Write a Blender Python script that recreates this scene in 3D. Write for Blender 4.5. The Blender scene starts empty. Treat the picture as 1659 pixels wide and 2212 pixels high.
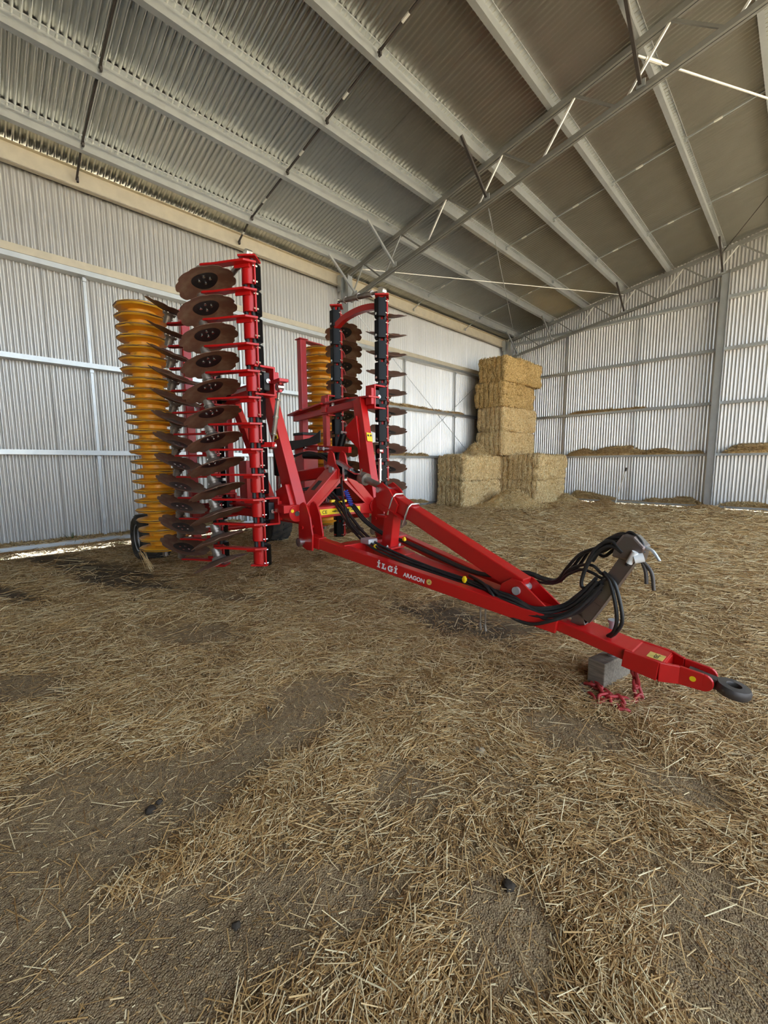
import bpy, math, random
import numpy as np
from mathutils import Vector, Matrix

# ------------------------------------------------------------------ camera, light, exposure
SC = bpy.context.scene
COL = SC.collection
R3 = ((0.7044, 0.0779, -0.7055), (0.7097, -0.0852, 0.6993), (-0.0056, -0.9933, -0.1153))  # world axes in lens axes

cam_d = bpy.data.cameras.new('camera')
cam_d.sensor_fit = 'VERTICAL'
cam_d.sensor_height = 24.0
cam_d.lens = 895.0 / 2212.0 * 24.0
cam_d.clip_start = 0.05
cam_d.clip_end = 500
cam = bpy.data.objects.new('camera', cam_d)
COL.objects.link(cam)
_a = Vector((0.71109, -0.08510, 0.69793)).normalized()
_b = Vector((0.70411, 0.07783, -0.70581)); _b = (_b - _a * _a.dot(_b)).normalized()
_z = _a.cross(_b); _z = -_z if _z[1] > 0 else _z
MW = Matrix(((_b[0], -_b[1], -_b[2], 0), (_a[0], -_a[1], -_a[2], 0), (_z[0], -_z[1], -_z[2], 1.5), (0, 0, 0, 1)))
cam.matrix_world = MW
SC.camera = cam

world = bpy.data.worlds.new('overcast_sky')
SC.world = world
world.use_nodes = True
_bg = world.node_tree.nodes['Background']
_bg.inputs[0].default_value = (0.68, 0.83, 1.0, 1)
_bg.inputs[1].default_value = 0.9

sun_d = bpy.data.lights.new('sun', 'SUN')
sun_d.energy = 6.0
sun_d.angle = math.radians(4)
sun_d.color = (1.0, 0.95, 0.86)
sun = bpy.data.objects.new('sun', sun_d)
COL.objects.link(sun)
sun.rotation_euler = Vector((0.28, 0.12, -0.95)).to_track_quat('-Z', 'Y').to_euler()

SC.view_settings.view_transform = 'Standard'
SC.view_settings.look = 'None'
SC.view_settings.gamma = 1.0
SC.view_settings.use_curve_mapping = False
SC.view_settings.exposure = 2.2
SC.cycles.max_bounces = 6
SC.cycles.diffuse_bounces = 4
SC.cycles.glossy_bounces = 3
SC.cycles.transmission_bounces = 2
SC.cycles.use_adaptive_sampling = True
SC.cycles.adaptive_threshold = 0.09
SC.cycles.adaptive_min_samples = 16
SC.cycles.use_denoising = True
SC.cycles.caustics_reflective = False
SC.cycles.caustics_refractive = False

RNG = np.random.default_rng(7)
random.seed(7)
PI = math.pi

# ------------------------------------------------------------------ materials
MATS = {}
def mat(name, col, rough=0.5, metal=0.0, noise=0.0, nscale=8.0, col2=None, bump=0.0, bscale=60.0, spec=0.5, stretch=None, lo=0.35, hi=0.65, detail=4.0):
    m = bpy.data.materials.new(name); m.use_nodes = True
    nt = m.node_tree; p = nt.nodes['Principled BSDF']
    p.inputs['Base Color'].default_value = (*col, 1)
    p.inputs['Roughness'].default_value = rough
    p.inputs['Metallic'].default_value = metal
    p.inputs['Specular IOR Level'].default_value = spec
    if noise > 0 or bump > 0:
        tc = nt.nodes.new('ShaderNodeTexCoord')
        mp = nt.nodes.new('ShaderNodeMapping')
        if stretch: mp.inputs['Scale'].default_value = stretch
        nt.links.new(tc.outputs['Object'], mp.inputs['Vector'])
    if noise > 0:
        n = nt.nodes.new('ShaderNodeTexNoise'); n.inputs['Scale'].default_value = nscale; n.inputs['Detail'].default_value = detail
        nt.links.new(mp.outputs['Vector'], n.inputs['Vector'])
        r = nt.nodes.new('ShaderNodeMapRange'); r.inputs[1].default_value = lo; r.inputs[2].default_value = hi
        r.inputs[3].default_value = 0.0; r.inputs[4].default_value = noise
        nt.links.new(n.outputs['Fac'], r.inputs[0])
        mx = nt.nodes.new('ShaderNodeMix'); mx.data_type = 'RGBA'
        mx.inputs[6].default_value = (*col, 1); mx.inputs[7].default_value = (*(col2 or tuple(c * 0.5 for c in col)), 1)
        nt.links.new(r.outputs[0], mx.inputs[0]); nt.links.new(mx.outputs[2], p.inputs['Base Color'])
    if bump > 0:
        n2 = nt.nodes.new('ShaderNodeTexNoise'); n2.inputs['Scale'].default_value = bscale; n2.inputs['Detail'].default_value = 5
        nt.links.new(mp.outputs['Vector'], n2.inputs['Vector'])
        b = nt.nodes.new('ShaderNodeBump'); b.inputs['Strength'].default_value = bump; b.inputs['Distance'].default_value = 0.01
        nt.links.new(n2.outputs['Fac'], b.inputs['Height']); nt.links.new(b.outputs['Normal'], p.inputs['Normal'])
    MATS[name] = m
    return m

mat('wall_steel', (0.68, 0.655, 0.62), 0.38, 0.55, 0.25, 3.0, (0.58, 0.55, 0.50), stretch=(1, 1, .25))
mat('roof_steel', (0.60, 0.60, 0.555), 0.28, 0.92, 0.25, 2.0, (0.48, 0.48, 0.44))
mat('galv_steel', (0.56, 0.575, 0.57), 0.38, 0.7, 0.3, 6.0, (0.42, 0.44, 0.44))
mat('truss_steel', (0.34, 0.33, 0.30), 0.42, 0.6, 0.3, 6.0, (0.24, 0.23, 0.21))
mat('dark_steel', (0.10, 0.085, 0.075), 0.5, 0.5, 0.4, 9.0, (0.06, 0.05, 0.05))
mat('warm_steel', (0.66, 0.58, 0.43), 0.5, 0.2, 0.2, 6.0)
mat('bright_strap', (0.85, 0.83, 0.76), 0.45, 0.3)
mat('red_paint', (0.54, 0.010, 0.009), 0.33, 0.0, 0.3, 5.0, (0.42, 0.008, 0.008), bump=0.02, bscale=30, spec=0.5)
mat('black_paint', (0.003, 0.003, 0.0035), 0.33, 0.0, spec=0.18)
mat('black_rubber', (0.012, 0.012, 0.013), 0.55, 0.0, 0.3, 30.0, (0.03, 0.028, 0.027))
mat('hose_rubber', (0.014, 0.014, 0.015), 0.45, 0.0, 0.2, 40.0, (0.05, 0.04, 0.035))
mat('yellow_paint', (0.92, 0.46, 0.035), 0.42, 0.0, 0.7, 9.0, (0.30, 0.14, 0.03), lo=0.58, hi=0.74, bump=0.05)
mat('sticker_yellow', (0.90, 0.62, 0.01), 0.4)
mat('sticker_tan', (0.72, 0.50, 0.12), 0.5, 0, 0.4, 30)
mat('sticker_black', (0.01, 0.01, 0.01), 0.5)
mat('white_print', (0.86, 0.85, 0.83), 0.5)
mat('rust_brown', (0.20, 0.095, 0.060), 0.5, 0.2, 0.9, 9.0, (0.30, 0.20, 0.13), bump=0.08, lo=0.45, hi=0.72)
mat('disc_center', (0.012, 0.012, 0.013), 0.42, 0.0, 0.3, 20, (0.06, 0.05, 0.045), lo=0.5, hi=0.8)
mat('bright_steel', (0.72, 0.72, 0.72), 0.22, 0.95)
mat('worn_steel', (0.33, 0.29, 0.25), 0.4, 0.7, 0.6, 14, (0.16, 0.11, 0.08))
mat('stand_steel', (0.20, 0.185, 0.165), 0.35, 0.75, 0.5, 7, (0.22, 0.12, 0.11))
mat('blue_plastic', (0.01, 0.03, 0.32), 0.4)
mat('tyre', (0.022, 0.021, 0.020), 0.75, 0.0, 0.7, 9, (0.11, 0.085, 0.06), bump=0.1)
mat('rim_steel', (0.50, 0.51, 0.53), 0.4, 0.5)
mat('timber', (0.30, 0.24, 0.175), 0.8, 0.0, 0.8, 6.0, (0.16, 0.125, 0.09), stretch=(1.5, 14, 14), bump=0.3, bscale=20)
mat('chain_red', (0.55, 0.035, 0.04), 0.5, 0.0, 0.6, 25, (0.18, 0.03, 0.02), bump=0.1)
mat('stone', (0.42, 0.33, 0.22), 0.9, 0, 0.5, 30, bump=0.3)
mat('gravel', (0.70, 0.595, 0.43), 0.95, 0.0, 0.6, 3.0, (0.56, 0.475, 0.32))
mat('leaf', (0.07, 0.13, 0.03), 0.7, 0, 0.5, 20, (0.2, 0.2, 0.06))

def straw_mat(name, a, b, c):
    m = bpy.data.materials.new(name); m.use_nodes = True
    nt = m.node_tree; p = nt.nodes['Principled BSDF']
    p.inputs['Roughness'].default_value = 0.62; p.inputs['Specular IOR Level'].default_value = 0.35
    at = nt.nodes.new('ShaderNodeAttribute'); at.attribute_name = 'tone'
    cr = nt.nodes.new('ShaderNodeValToRGB')
    e = cr.color_ramp.elements
    e[0].position = 0.0; e[0].color = (*a, 1); e[1].position = 1.0; e[1].color = (*c, 1)
    k = e.new(0.5); k.color = (*b, 1)
    nt.links.new(at.outputs['Fac'], cr.inputs[0]); nt.links.new(cr.outputs[0], p.inputs['Base Color'])
    MATS[name] = m
straw_mat('straw_floor', (0.26, 0.125, 0.038), (0.67, 0.395, 0.148), (0.97, 0.77, 0.45))
straw_mat('straw_bale', (0.42, 0.24, 0.08), (0.87, 0.61, 0.275), (0.98, 0.83, 0.51))
straw_mat('straw_gold', (0.32, 0.18, 0.055), (0.70, 0.455, 0.165), (0.93, 0.71, 0.35))
straw_mat('straw_ledge', (0.32, 0.18, 0.06), (0.66, 0.44, 0.19), (0.92, 0.74, 0.42))

# floor: dirt, chaff grains, straw tint with gap shade painted in, from the "straw" attribute
def floor_mat():
    m = bpy.data.materials.new('dirt_floor'); m.use_nodes = True
    nt = m.node_tree; p = nt.nodes['Principled BSDF']; N = nt.nodes; Lk = nt.links
    p.inputs['Roughness'].default_value = 0.95; p.inputs['Specular IOR Level'].default_value = 0.15
    tc = N.new('ShaderNodeTexCoord')
    def noise(s, d=4.0):
        n = N.new('ShaderNodeTexNoise'); n.inputs['Scale'].default_value = s; n.inputs['Detail'].default_value = d
        Lk.new(tc.outputs['Object'], n.inputs['Vector']); return n
    def ramp(src, lo, hi):
        r = N.new('ShaderNodeMapRange'); r.inputs[1].default_value = lo; r.inputs[2].default_value = hi
        Lk.new(src, r.inputs[0]); return r.outputs[0]
    def mix(f, a, b):
        x = N.new('ShaderNodeMix'); x.data_type = 'RGBA'
        if isinstance(f, float): x.inputs[0].default_value = f
        else: Lk.new(f, x.inputs[0])
        for i, v in ((6, a), (7, b)):
            if isinstance(v, tuple): x.inputs[i].default_value = (*v, 1)
            else: Lk.new(v, x.inputs[i])
        return x.outputs[2]
    c = mix(ramp(noise(2.2).outputs['Fac'], .35, .65), (0.31, 0.202, 0.102), (0.43, 0.288, 0.152))
    c = mix(ramp(noise(45, 6).outputs['Fac'], .45, .75), c, (0.19, 0.122, 0.074))
    gr = N.new('ShaderNodeTexVoronoi'); gr.inputs['Scale'].default_value = 170; Lk.new(tc.outputs['Object'], gr.inputs['Vector'])
    c = mix(ramp(gr.outputs['Distance'], .36, .16), c, (0.66, 0.50, 0.30))
    at = N.new('ShaderNodeAttribute'); at.attribute_name = 'straw'
    st = mix(ramp(noise(30, 8).outputs['Fac'], .35, .7), (0.22, 0.122, 0.046), (0.46, 0.285, 0.120))
    mu = N.new('ShaderNodeMath'); mu.operation = 'MULTIPLY'; mu.inputs[1].default_value = 0.8
    Lk.new(at.outputs['Fac'], mu.inputs[0])
    c = mix(mu.outputs[0], c, st)
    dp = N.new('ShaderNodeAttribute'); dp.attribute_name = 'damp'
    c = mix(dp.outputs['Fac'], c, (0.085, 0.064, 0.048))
    Lk.new(c, p.inputs['Base Color'])
    b1 = N.new('ShaderNodeBump'); b1.inputs['Strength'].default_value = 0.9; b1.inputs['Distance'].default_value = 0.02
    Lk.new(noise(28, 9).outputs['Fac'], b1.inputs['Height'])
    b2 = N.new('ShaderNodeBump'); b2.inputs['Strength'].default_value = 0.9; b2.inputs['Distance'].default_value = 0.006
    Lk.new(gr.outputs['Distance'], b2.inputs['Height']); Lk.new(b1.outputs['Normal'], b2.inputs['Normal'])
    Lk.new(b2.outputs['Normal'], p.inputs['Normal'])
    MATS['dirt_floor'] = m
floor_mat()

# ------------------------------------------------------------------ mesh helpers
def V(*a): return Vector(a[0]) if len(a) == 1 else Vector(a)

class MB:
    def __init__(s): s.v = []; s.f = []
    def add(s, vs, fs):
        o = len(s.v); s.v += [tuple(p) for p in vs]; s.f += [tuple(i + o for i in q) for q in fs]; return s
    def hexa(s, p):   # 8 corners: bottom 0-3 ccw, top 4-7
        return s.add(p, [(3, 2, 1, 0), (4, 5, 6, 7), (0, 1, 5, 4), (1, 2, 6, 5), (2, 3, 7, 6), (3, 0, 4, 7)])
    def box(s, c, d, M=None):
        x, y, z = d[0] / 2, d[1] / 2, d[2] / 2
        P = [Vector(q) for q in ((-x, -y, -z), (x, -y, -z), (x, y, -z), (-x, y, -z), (-x, -y, z), (x, -y, z), (x, y, z), (-x, y, z))]
        if M is not None: P = [M @ q for q in P]
        return s.hexa([q + V(c) for q in P])
    def bar(s, a, b, w, h, up=(0, 0, 1), w2=None, h2=None):   # w sideways, h along up
        a, b = V(a), V(b); d = (b - a).normalized(); u = V(up); sd = d.cross(u)
        if sd.length < 1e-4: sd = d.cross(V(1, 0, 0))
        sd.normalize(); u = sd.cross(d).normalized()
        w2 = w if w2 is None else w2; h2 = h if h2 is None else h2
        def sec(p, W, H): return [p - sd * W / 2 - u * H / 2, p + sd * W / 2 - u * H / 2, p + sd * W / 2 + u * H / 2, p - sd * W / 2 + u * H / 2]
        A, B = sec(a, w, h), sec(b, w2, h2)
        return s.add(A + B, [(3, 2, 1, 0), (4, 5, 6, 7), (0, 1, 5, 4), (1, 2, 6, 5), (2, 3, 7, 6), (3, 0, 4, 7)])
    def prism(s, poly, ext):   # polygon of 3D points extruded by ext
        n = len(poly); e = V(ext); P = [V(p) for p in poly]
        return s.add(P + [p + e for p in P], [tuple(range(n - 1, -1, -1)), tuple(range(n, 2 * n))] + [(i, (i + 1) % n, n + (i + 1) % n, n + i) for i in range(n)])
    def cyl(s, a, b, r, n=16, r2=None, caps=True):
        a, b = V(a), V(b); r2 = r if r2 is None else r2; d = (b - a).normalized()
        t = d.orthogonal().normalized(); w = d.cross(t)
        A = [a + (t * math.cos(2 * PI * i / n) + w * math.sin(2 * PI * i / n)) * r for i in range(n)]
        B = [b + (t * math.cos(2 * PI * i / n) + w * math.sin(2 * PI * i / n)) * r2 for i in range(n)]
        f = [(i, (i + 1) % n, n + (i + 1) % n, n + i) for i in range(n)]
        if caps: f += [tuple(range(n - 1, -1, -1)), tuple(range(n, 2 * n))]
        return s.add(A + B, f)
    def tube(s, pts, r, n=8, caps=True, closed=False):
        P = [V(p) for p in pts]; m = len(P); T = []
        for i in range(m):
            a = P[(i - 1) % m] if closed else P[max(i - 1, 0)]; b = P[(i + 1) % m] if closed else P[min(i + 1, m - 1)]
            T.append((b - a).normalized())
        nrm = T[0].orthogonal().normalized(); vs = []
        for i in range(m):
            nrm = (nrm - T[i] * nrm.dot(T[i])).normalized(); w = T[i].cross(nrm)
            rr = r[i] if isinstance(r, (list, tuple)) else r
            vs += [P[i] + (nrm * math.cos(2 * PI * k / n) + w * math.sin(2 * PI * k / n)) * rr for k in range(n)]
        f = []
        for i in range(m if closed else m - 1):
            j = (i + 1) % m
            f += [(i * n + k, i * n + (k + 1) % n, j * n + (k + 1) % n, j * n + k) for k in range(n)]
        if caps and not closed: f += [tuple(range(n - 1, -1, -1)), tuple(range((m - 1) * n, m * n))]
        return s.add(vs, f)
    def lathe(s, prof, n=32, M=None, closed=True):   # prof list of (r, z) round the z axis
        m = len(prof); vs = []
        for i in range(n):
            c, q = math.cos(2 * PI * i / n), math.sin(2 * PI * i / n)
            vs += [Vector((r * c, r * q, z)) for r, z in prof]
        if M is not None: vs = [M @ p for p in vs]
        f = []
        for i in range(n):
            j = (i + 1) % n
            for k in range(m if closed else m - 1):
                l = (k + 1) % m
                f.append((i * m + k, j * m + k, j * m + l, i * m + l))
        return s.add(vs, f)
    def mesh(s, name, smooth=None):
        me = bpy.data.meshes.new(name); me.from_pydata(s.v, [], s.f); me.update()
        import bmesh
        bm = bmesh.new(); bm.from_mesh(me); bmesh.ops.recalc_face_normals(bm, faces=bm.faces); bm.to_mesh(me); bm.free()
        if smooth:
            me.polygons.foreach_set('use_smooth', [True] * len(me.polygons)); me.set_sharp_from_angle(angle=math.radians(smooth))
        return me
    def build(s, name, m, parent=None, smooth=None, bevel=0.0, loc=None):
        return link(name, s.mesh(name, smooth), m, parent, bevel, loc)

def link(name, me, m, parent=None, bevel=0.0, loc=None):
    if m and not me.materials: me.materials.append(MATS[m])
    o = bpy.data.objects.new(name, me); COL.objects.link(o)
    if parent: o.parent = parent
    if loc is not None: o.location = loc
    if bevel:
        b = o.modifiers.new('bevel', 'BEVEL'); b.width = bevel; b.segments = 2; b.limit_method = 'ANGLE'; b.angle_limit = math.radians(40); b.harden_normals = False
    return o
def empty(name, loc=(0, 0, 0), rz=0.0, parent=None):
    o = bpy.data.objects.new(name, None); COL.objects.link(o); o.location = loc; o.rotation_euler = (0, 0, rz); o.empty_display_size = 0.1
    if parent: o.parent = parent
    return o
def tag(o, label=None, cat=None, group=None, kind=None):
    for k, v in (('label', label), ('category', cat), ('group', group), ('kind', kind)):
        if v: o[k] = v
    return o
def spline(P, sub=6):   # Catmull-Rom through points
    P = [V(p) for p in P]; out = []
    Q = [P[0] * 2 - P[1]] + P + [P[-1] * 2 - P[-2]]
    for i in range(1, len(Q) - 2):
        a, b, c, d = Q[i - 1:i + 3]
        for k in range(sub):
            t = k / sub
            out.append(0.5 * ((2 * b) + (c - a) * t + (2 * a - 5 * b + 4 * c - d) * t * t + (3 * b - a - 3 * c + d) * t ** 3))
    out.append(P[-1]); return out
def axis_M(n):   # matrix turning z onto n
    return Vector((0, 0, 1)).rotation_difference(V(n).normalized()).to_matrix()

# value noise
_G = RNG.random((256, 256))
def vnoise(x, y, s):
    x = np.asarray(x) * s + 50; y = np.asarray(y) * s + 50
    xi = np.floor(x).astype(int); yi = np.floor(y).astype(int); fx = x - xi; fy = y - yi
    fx = fx * fx * (3 - 2 * fx); fy = fy * fy * (3 - 2 * fy)
    g = lambda a, b: _G[a % 256, b % 256]
    return (g(xi, yi) * (1 - fx) + g(xi + 1, yi) * fx) * (1 - fy) + (g(xi, yi + 1) * (1 - fx) + g(xi + 1, yi + 1) * fx) * fy
def fbm(x, y, s, o=4):
    t = 0; a = 1; w = 0
    for i in range(o): t = t + a * vnoise(x + 17.3 * i, y - 9.1 * i, s * 2 ** i); w += a; a *= .5
    return t / w

def ribbon_mesh(name, P, D, N, ln, wd, tone, m):
    """many straws, each a folded strip of two quads"""
    n = len(P); D = D / np.linalg.norm(D, axis=1, keepdims=True)
    S = np.cross(D, N); S /= np.linalg.norm(S, axis=1, keepdims=True) + 1e-9
    U = np.cross(S, D)
    hl = (ln / 2)[:, None]; hw = (wd / 2)[:, None]
    v = np.empty((n, 6, 3))
    for e, sg in ((0, -1), (1, 1)):
        b = P + D * hl * sg
        v[:, e * 3 + 0] = b - S * hw; v[:, e * 3 + 1] = b + U * hw * 0.9; v[:, e * 3 + 2] = b + S * hw
    base = (np.arange(n) * 6)[:, None]
    q = np.concatenate([base + np.array([[0, 1, 4, 3]]), base + np.array([[1, 2, 5, 4]])], axis=1).reshape(-1)
    me = bpy.data.meshes.new(name)
    me.vertices.add(n * 6); me.vertices.foreach_set('co', v.astype(np.float32).reshape(-1))
    me.loops.add(n * 8); me.loops.foreach_set('vertex_index', q.astype(np.int32))
    me.polygons.add(n * 2); me.polygons.foreach_set('loop_start', (np.arange(n * 2) * 4).astype(np.int32))
    me.update(calc_edges=True)
    a = me.attributes.new('tone', 'FLOAT', 'POINT'); a.data.foreach_set('value', np.repeat(tone, 6).astype(np.float32))
    me.materials.append(MATS[m])
    return me

# ------------------------------------------------------------------ the shed
PITCH, AMP, NC = 0.09, 0.018, 9
SHW = PITCH * NC
SLOPE = 0.173
XW, YG = -9.66, 17.0            # sheet planes of the long wall and the end wall
XR = 0.4                        # ridge, behind the lens
XE = 5.0                        # open eave
Y0 = -20.0                      # far end, behind the lens
def zp(x): return 6.72 + SLOPE * ((x if x <= XR else 2 * XR - x) + 8.87)      # underside of purlins
def zroof(x): return zp(x) + 0.205
SEG = 8
def profile(u0, n): return [(u0 + i * PITCH / SEG, AMP * math.cos(2 * PI * i / SEG)) for i in range((n + 1) * SEG + 1)]   # one rib of side lap

wall_left = tag(empty('wall_left', (XW, 0, 0)), kind='structure')
wall_back = tag(empty('wall_back', (0, YG, 0)), kind='structure')
ceiling = tag(empty('ceiling', (0, 0, 0)), kind='structure')

# long wall sheets (one shared mesh)
ztop = zroof(XW)
mb = MB(); pr = profile(0, NC)
mb.add([(w, u, -0.03) for u, w in pr] + [(w, u, 6.755) for u, w in pr], [(i, i + 1, i + 1 + len(pr), i + len(pr)) for i in range(len(pr) - 1)])
me = mb.mesh('wall_sheet', 80)
k = 0; y = Y0
while y < YG - 0.05:
    o = link('wall_sheet', me, 'wall_steel', wall_left, loc=(0.004 * (k % 2), y, 0)); y += SHW; k += 1
# end wall sheets, tops cut to the roof line
x = XW; k = 0
while x < XE:
    mb = MB(); pr = profile(x, NC)
    mb.add([(u, -w, 0.02) for u, w in pr] + [(u, -w, zroof(min(u, XE)) + 0.004) for u, w in pr], [(i, i + 1, i + 1 + len(pr), i + len(pr)) for i in range(len(pr) - 1)])
    mb.build('wall_sheet', 'wall_steel', wall_back, smooth=80, loc=(0, .007 * (k % 2), 0)); x += SHW; k += 1
# roof sheets, two slopes
pr = profile(0, NC)
for (xa, xb, nm) in ((XW - 0.12, XR, 'roof_sheet'), (XR, XE + 0.2, 'roof_sheet')):
    mb = MB()
    mb.add([(xa, u, zroof(xa) + w) for u, w in pr] + [(xb, u, zroof(xb) + w) for u, w in pr], [(i, i + 1, i + 1 + len(pr), i + len(pr)) for i in range(len(pr) - 1)])
    me = mb.mesh(nm, 80); y = Y0; k = 0
    while y < YG + 0.1:
        link(nm, me, 'roof_steel', ceiling, loc=(0, y, 0.003 * (k % 2))); y += SHW; k += 1

def zsec(mb, x0, z0, ya, yb, h=0.2, f=0.075, t=0.005, lip=0.018, tilt=SLOPE, flip=1):
    """Z purlin: web h, top flange up-slope, bottom flange down-slope"""
    P = [(-f, 0), (0 - 0, 0), (0, h - t), (f, h - t), (f, h - t - lip), (f + t, h - t - lip), (f + t, h), (-t, h), (-t, t), (-f, t), (-f, lip), (-f - t, lip), (-f - t, 0)]
    c, s_ = math.cos(math.atan(tilt)), math.sin(math.atan(tilt))
    poly = [(x0 + flip * a * c - b * s_ * 1, ya, z0 + flip * a * s_ + b * c) for a, b in P]
    mb.prism(poly, (0, yb - ya, 0))
PX = [-8.87, -7.43, -6.18, -4.90, -3.58, -2.26, -0.95]
for x in PX:
    mb = MB(); zsec(mb, x, zp(x), Y0, YG - 0.08); mb.build('purlin', 'galv_steel', ceiling)
for x in (0.0, 2.0, 3.3, 4.6):
    mb = MB(); zsec(mb, x, zp(x), Y0, YG - 0.08, tilt=SLOPE if x < XR else -SLOPE); mb.build('purlin', 'galv_steel', ceiling)
# eave beam on top of the long wall
mb = MB()
for z, d, w in ((6.41, .012, .09), (6.742, .012, .075)): mb.box((-9.50 - (.09 - w) / 2, (Y0 + YG) / 2, z), (w, YG - Y0 - .2, d))
mb.box((-9.545, (Y0 + YG) / 2, 6.575), (.008, YG - Y0 - .2, .34))
mb.box((-9.459, (Y0 + YG) / 2, 6.425), (.008, YG - Y0 - .2, .03)); mb.build('eave_beam', 'warm_steel', ceiling)
# bridging struts between purlins, with a pale strap in each span
for yb in (-4.3, -7.3, 1.75, 4.75, 10.75, 13.7):
    xs = [-9.5] + PX
    for a, b in zip(xs[:-1], xs[1:]):
        za, zb = zp(a) + .075, zp(b) + .075
        if a == -9.5: za = 6.53
        mb = MB(); mb.bar((a + .02, yb, za), (b - .015, yb, zb), .03, .022)
        mb.box((b - .05, yb + .012, zb - .03), (.06, .03, .09)); mb.box((a + .05, yb + .012, za), (.05, .03, .09))
        br = mb.build('bridging_strut', 'dark_steel' if yb < 9 else 'galv_steel', ceiling)
        if yb > 4:
            mb = MB(); m_ = (a * .62 + b * .38, a * .52 + b * .48); zz = [za + (zb - za) * ((q - a) / (b - a)) for q in m_]
            mb.bar((m_[0], yb, zz[0] - .004), (m_[1], yb, zz[1] - .004), .036, .026); mb.build('strap', 'bright_strap', br)

# closed far end behind the lens
mb = MB(); pr = profile(XW, int((XE - XW) / PITCH))
mb.add([(u, Y0 + w, 0.0) for u, w in pr] + [(u, Y0 + w, zroof(min(u, XE)) - 0.03) for u, w in pr], [(i, i + 1, i + 1 + len(pr), i + len(pr)) for i in range(len(pr) - 1)])
tag(mb.build('wall_front', 'wall_steel', smooth=80), kind='structure')
mb = MB(); pr = profile(Y0, int((-5.5 - Y0) / PITCH))  # unseen wall added on the open side to cut light from behind
mb.add([(XE + w, u, 0.0) for u, w in pr] + [(XE + w, u, zroof(XE) - .05) for u, w in pr], [(i, i + 1, i + 1 + len(pr), i + len(pr)) for i in range(len(pr) - 1)])
tag(mb.build('wall_light_block', 'wall_steel', smooth=80), kind='structure')

# girts
GZ = [0.09, 1.74, 3.34, 4.97, 6.50]
def cgirt(mb, a, b, inward, zc, h=0.085, dep=0.2, t=0.006):
    a, b = V(a), V(b); n = V(inward); L_ = (b - a)
    P = [(0, 0), (dep, 0), (dep, h), (dep - t, h), (dep - t, t), (0, t)]
    P2 = [(0, 0), (dep, 0), (dep, h), (dep - t, h), (dep - t, t), (t, t), (t, h * .8), (0, h * .8)]
    mb.prism([a + n * p + V(0, 0, zc - h / 2 + q) for p, q in P2], L_)
for z in GZ[:4]:
    mb = MB(); cgirt(mb, (-XW * 0 + 0.012, Y0, 0), (0.012, YG - XW * 0 - .25, 0), (1, 0, 0), z); mb.build('girt', 'galv_steel', wall_left)
mb = MB(); mb.box((0.155, (Y0 + YG) / 2 - .1, 5.085), (.10, YG - Y0 - .4, .13)); mb.build('wind_girt', 'warm_steel', wall_left, bevel=.004)  # tan colour paints warm light onto this steel member
for z in GZ:
    mb = MB(); cgirt(mb, (XW + .25, -.012, 0), (XE - .1, -.012, 0), (0, -1, 0), z); mb.build('girt', 'galv_steel', wall_back)
# sag rods between girts
for yy, zz in ((1.75, ((.13, 1.70), (1.78, 3.30), (3.38, 4.92))), (4.72, ((.13, 1.70), (1.78, 3.30), (3.38, 4.92))), (10.45, ((.13, 1.70), (1.78, 3.30), (3.38, 4.92))), (13.25, ((1.78, 3.30), (3.38, 4.92)))):
    for a, b in zz:
        mb = MB(); mb.box((.10, yy, (a + b) / 2), (.03, .045, b - a)); mb.box((.115, yy, b - .05), (.05, .06, .05)); mb.build('sag_strut', 'galv_steel', wall_left)
for xx in (-6.9, -4.35, 0.6):
    for a, b in ((.13, 1.70), (1.78, 3.30), (3.38, 4.92), (5.01, 6.45)):
        mb = MB(); mb.box((xx, -.10, (a + b) / 2), (.045, .03, b - a)); mb.build('sag_strut', 'galv_steel', wall_back)
# columns
def column(parent, c, z1, wx, wy, name='column'):
    mb = MB()
    mb.box((c[0] - wx / 2 + .006, c[1], z1 / 2 - .05), (.012, wy, z1 + .1)); mb.box((c[0] + wx / 2 - .006, c[1], z1 / 2 - .05), (.012, wy, z1 + .1))
    mb.box((c[0], c[1], z1 / 2 - .05), (wx - .02, .012, z1 + .1)); mb.box((c[0], c[1], z1 / 2 - .05), (wx - .02, wy * .5, z1 + .1))
    return mb.build(name, 'galv_steel', parent)
for yy in (-1.25, 7.75, 16.62):
    column(wall_left, (0.40, yy, 0), 6.62, .30, .16)
    mb = MB(); mb.box((.245, yy - .13, 6.45), (.16, .012, .42)); mb.box((.245, yy + .13, 6.45), (.16, .012, .42)); mb.build('cleat_plate', 'galv_steel', wall_left)
mb = MB(); mb.box((-2.13, -.33, 3.55), (.19, .20, 7.25)); post = mb.build('end_post', 'galv_steel', wall_back, bevel=.01)
mb = MB(); mb.box((-2.02, -.44, 3.55), (.012, .05, 7.25)); mb.build('post_flange', 'galv_steel', post)
for z in (1.2, 2.35, 2.7, 4.05, 4.5, 4.75, 5.0, 5.25, 5.6, 6.05):
    pass

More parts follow.
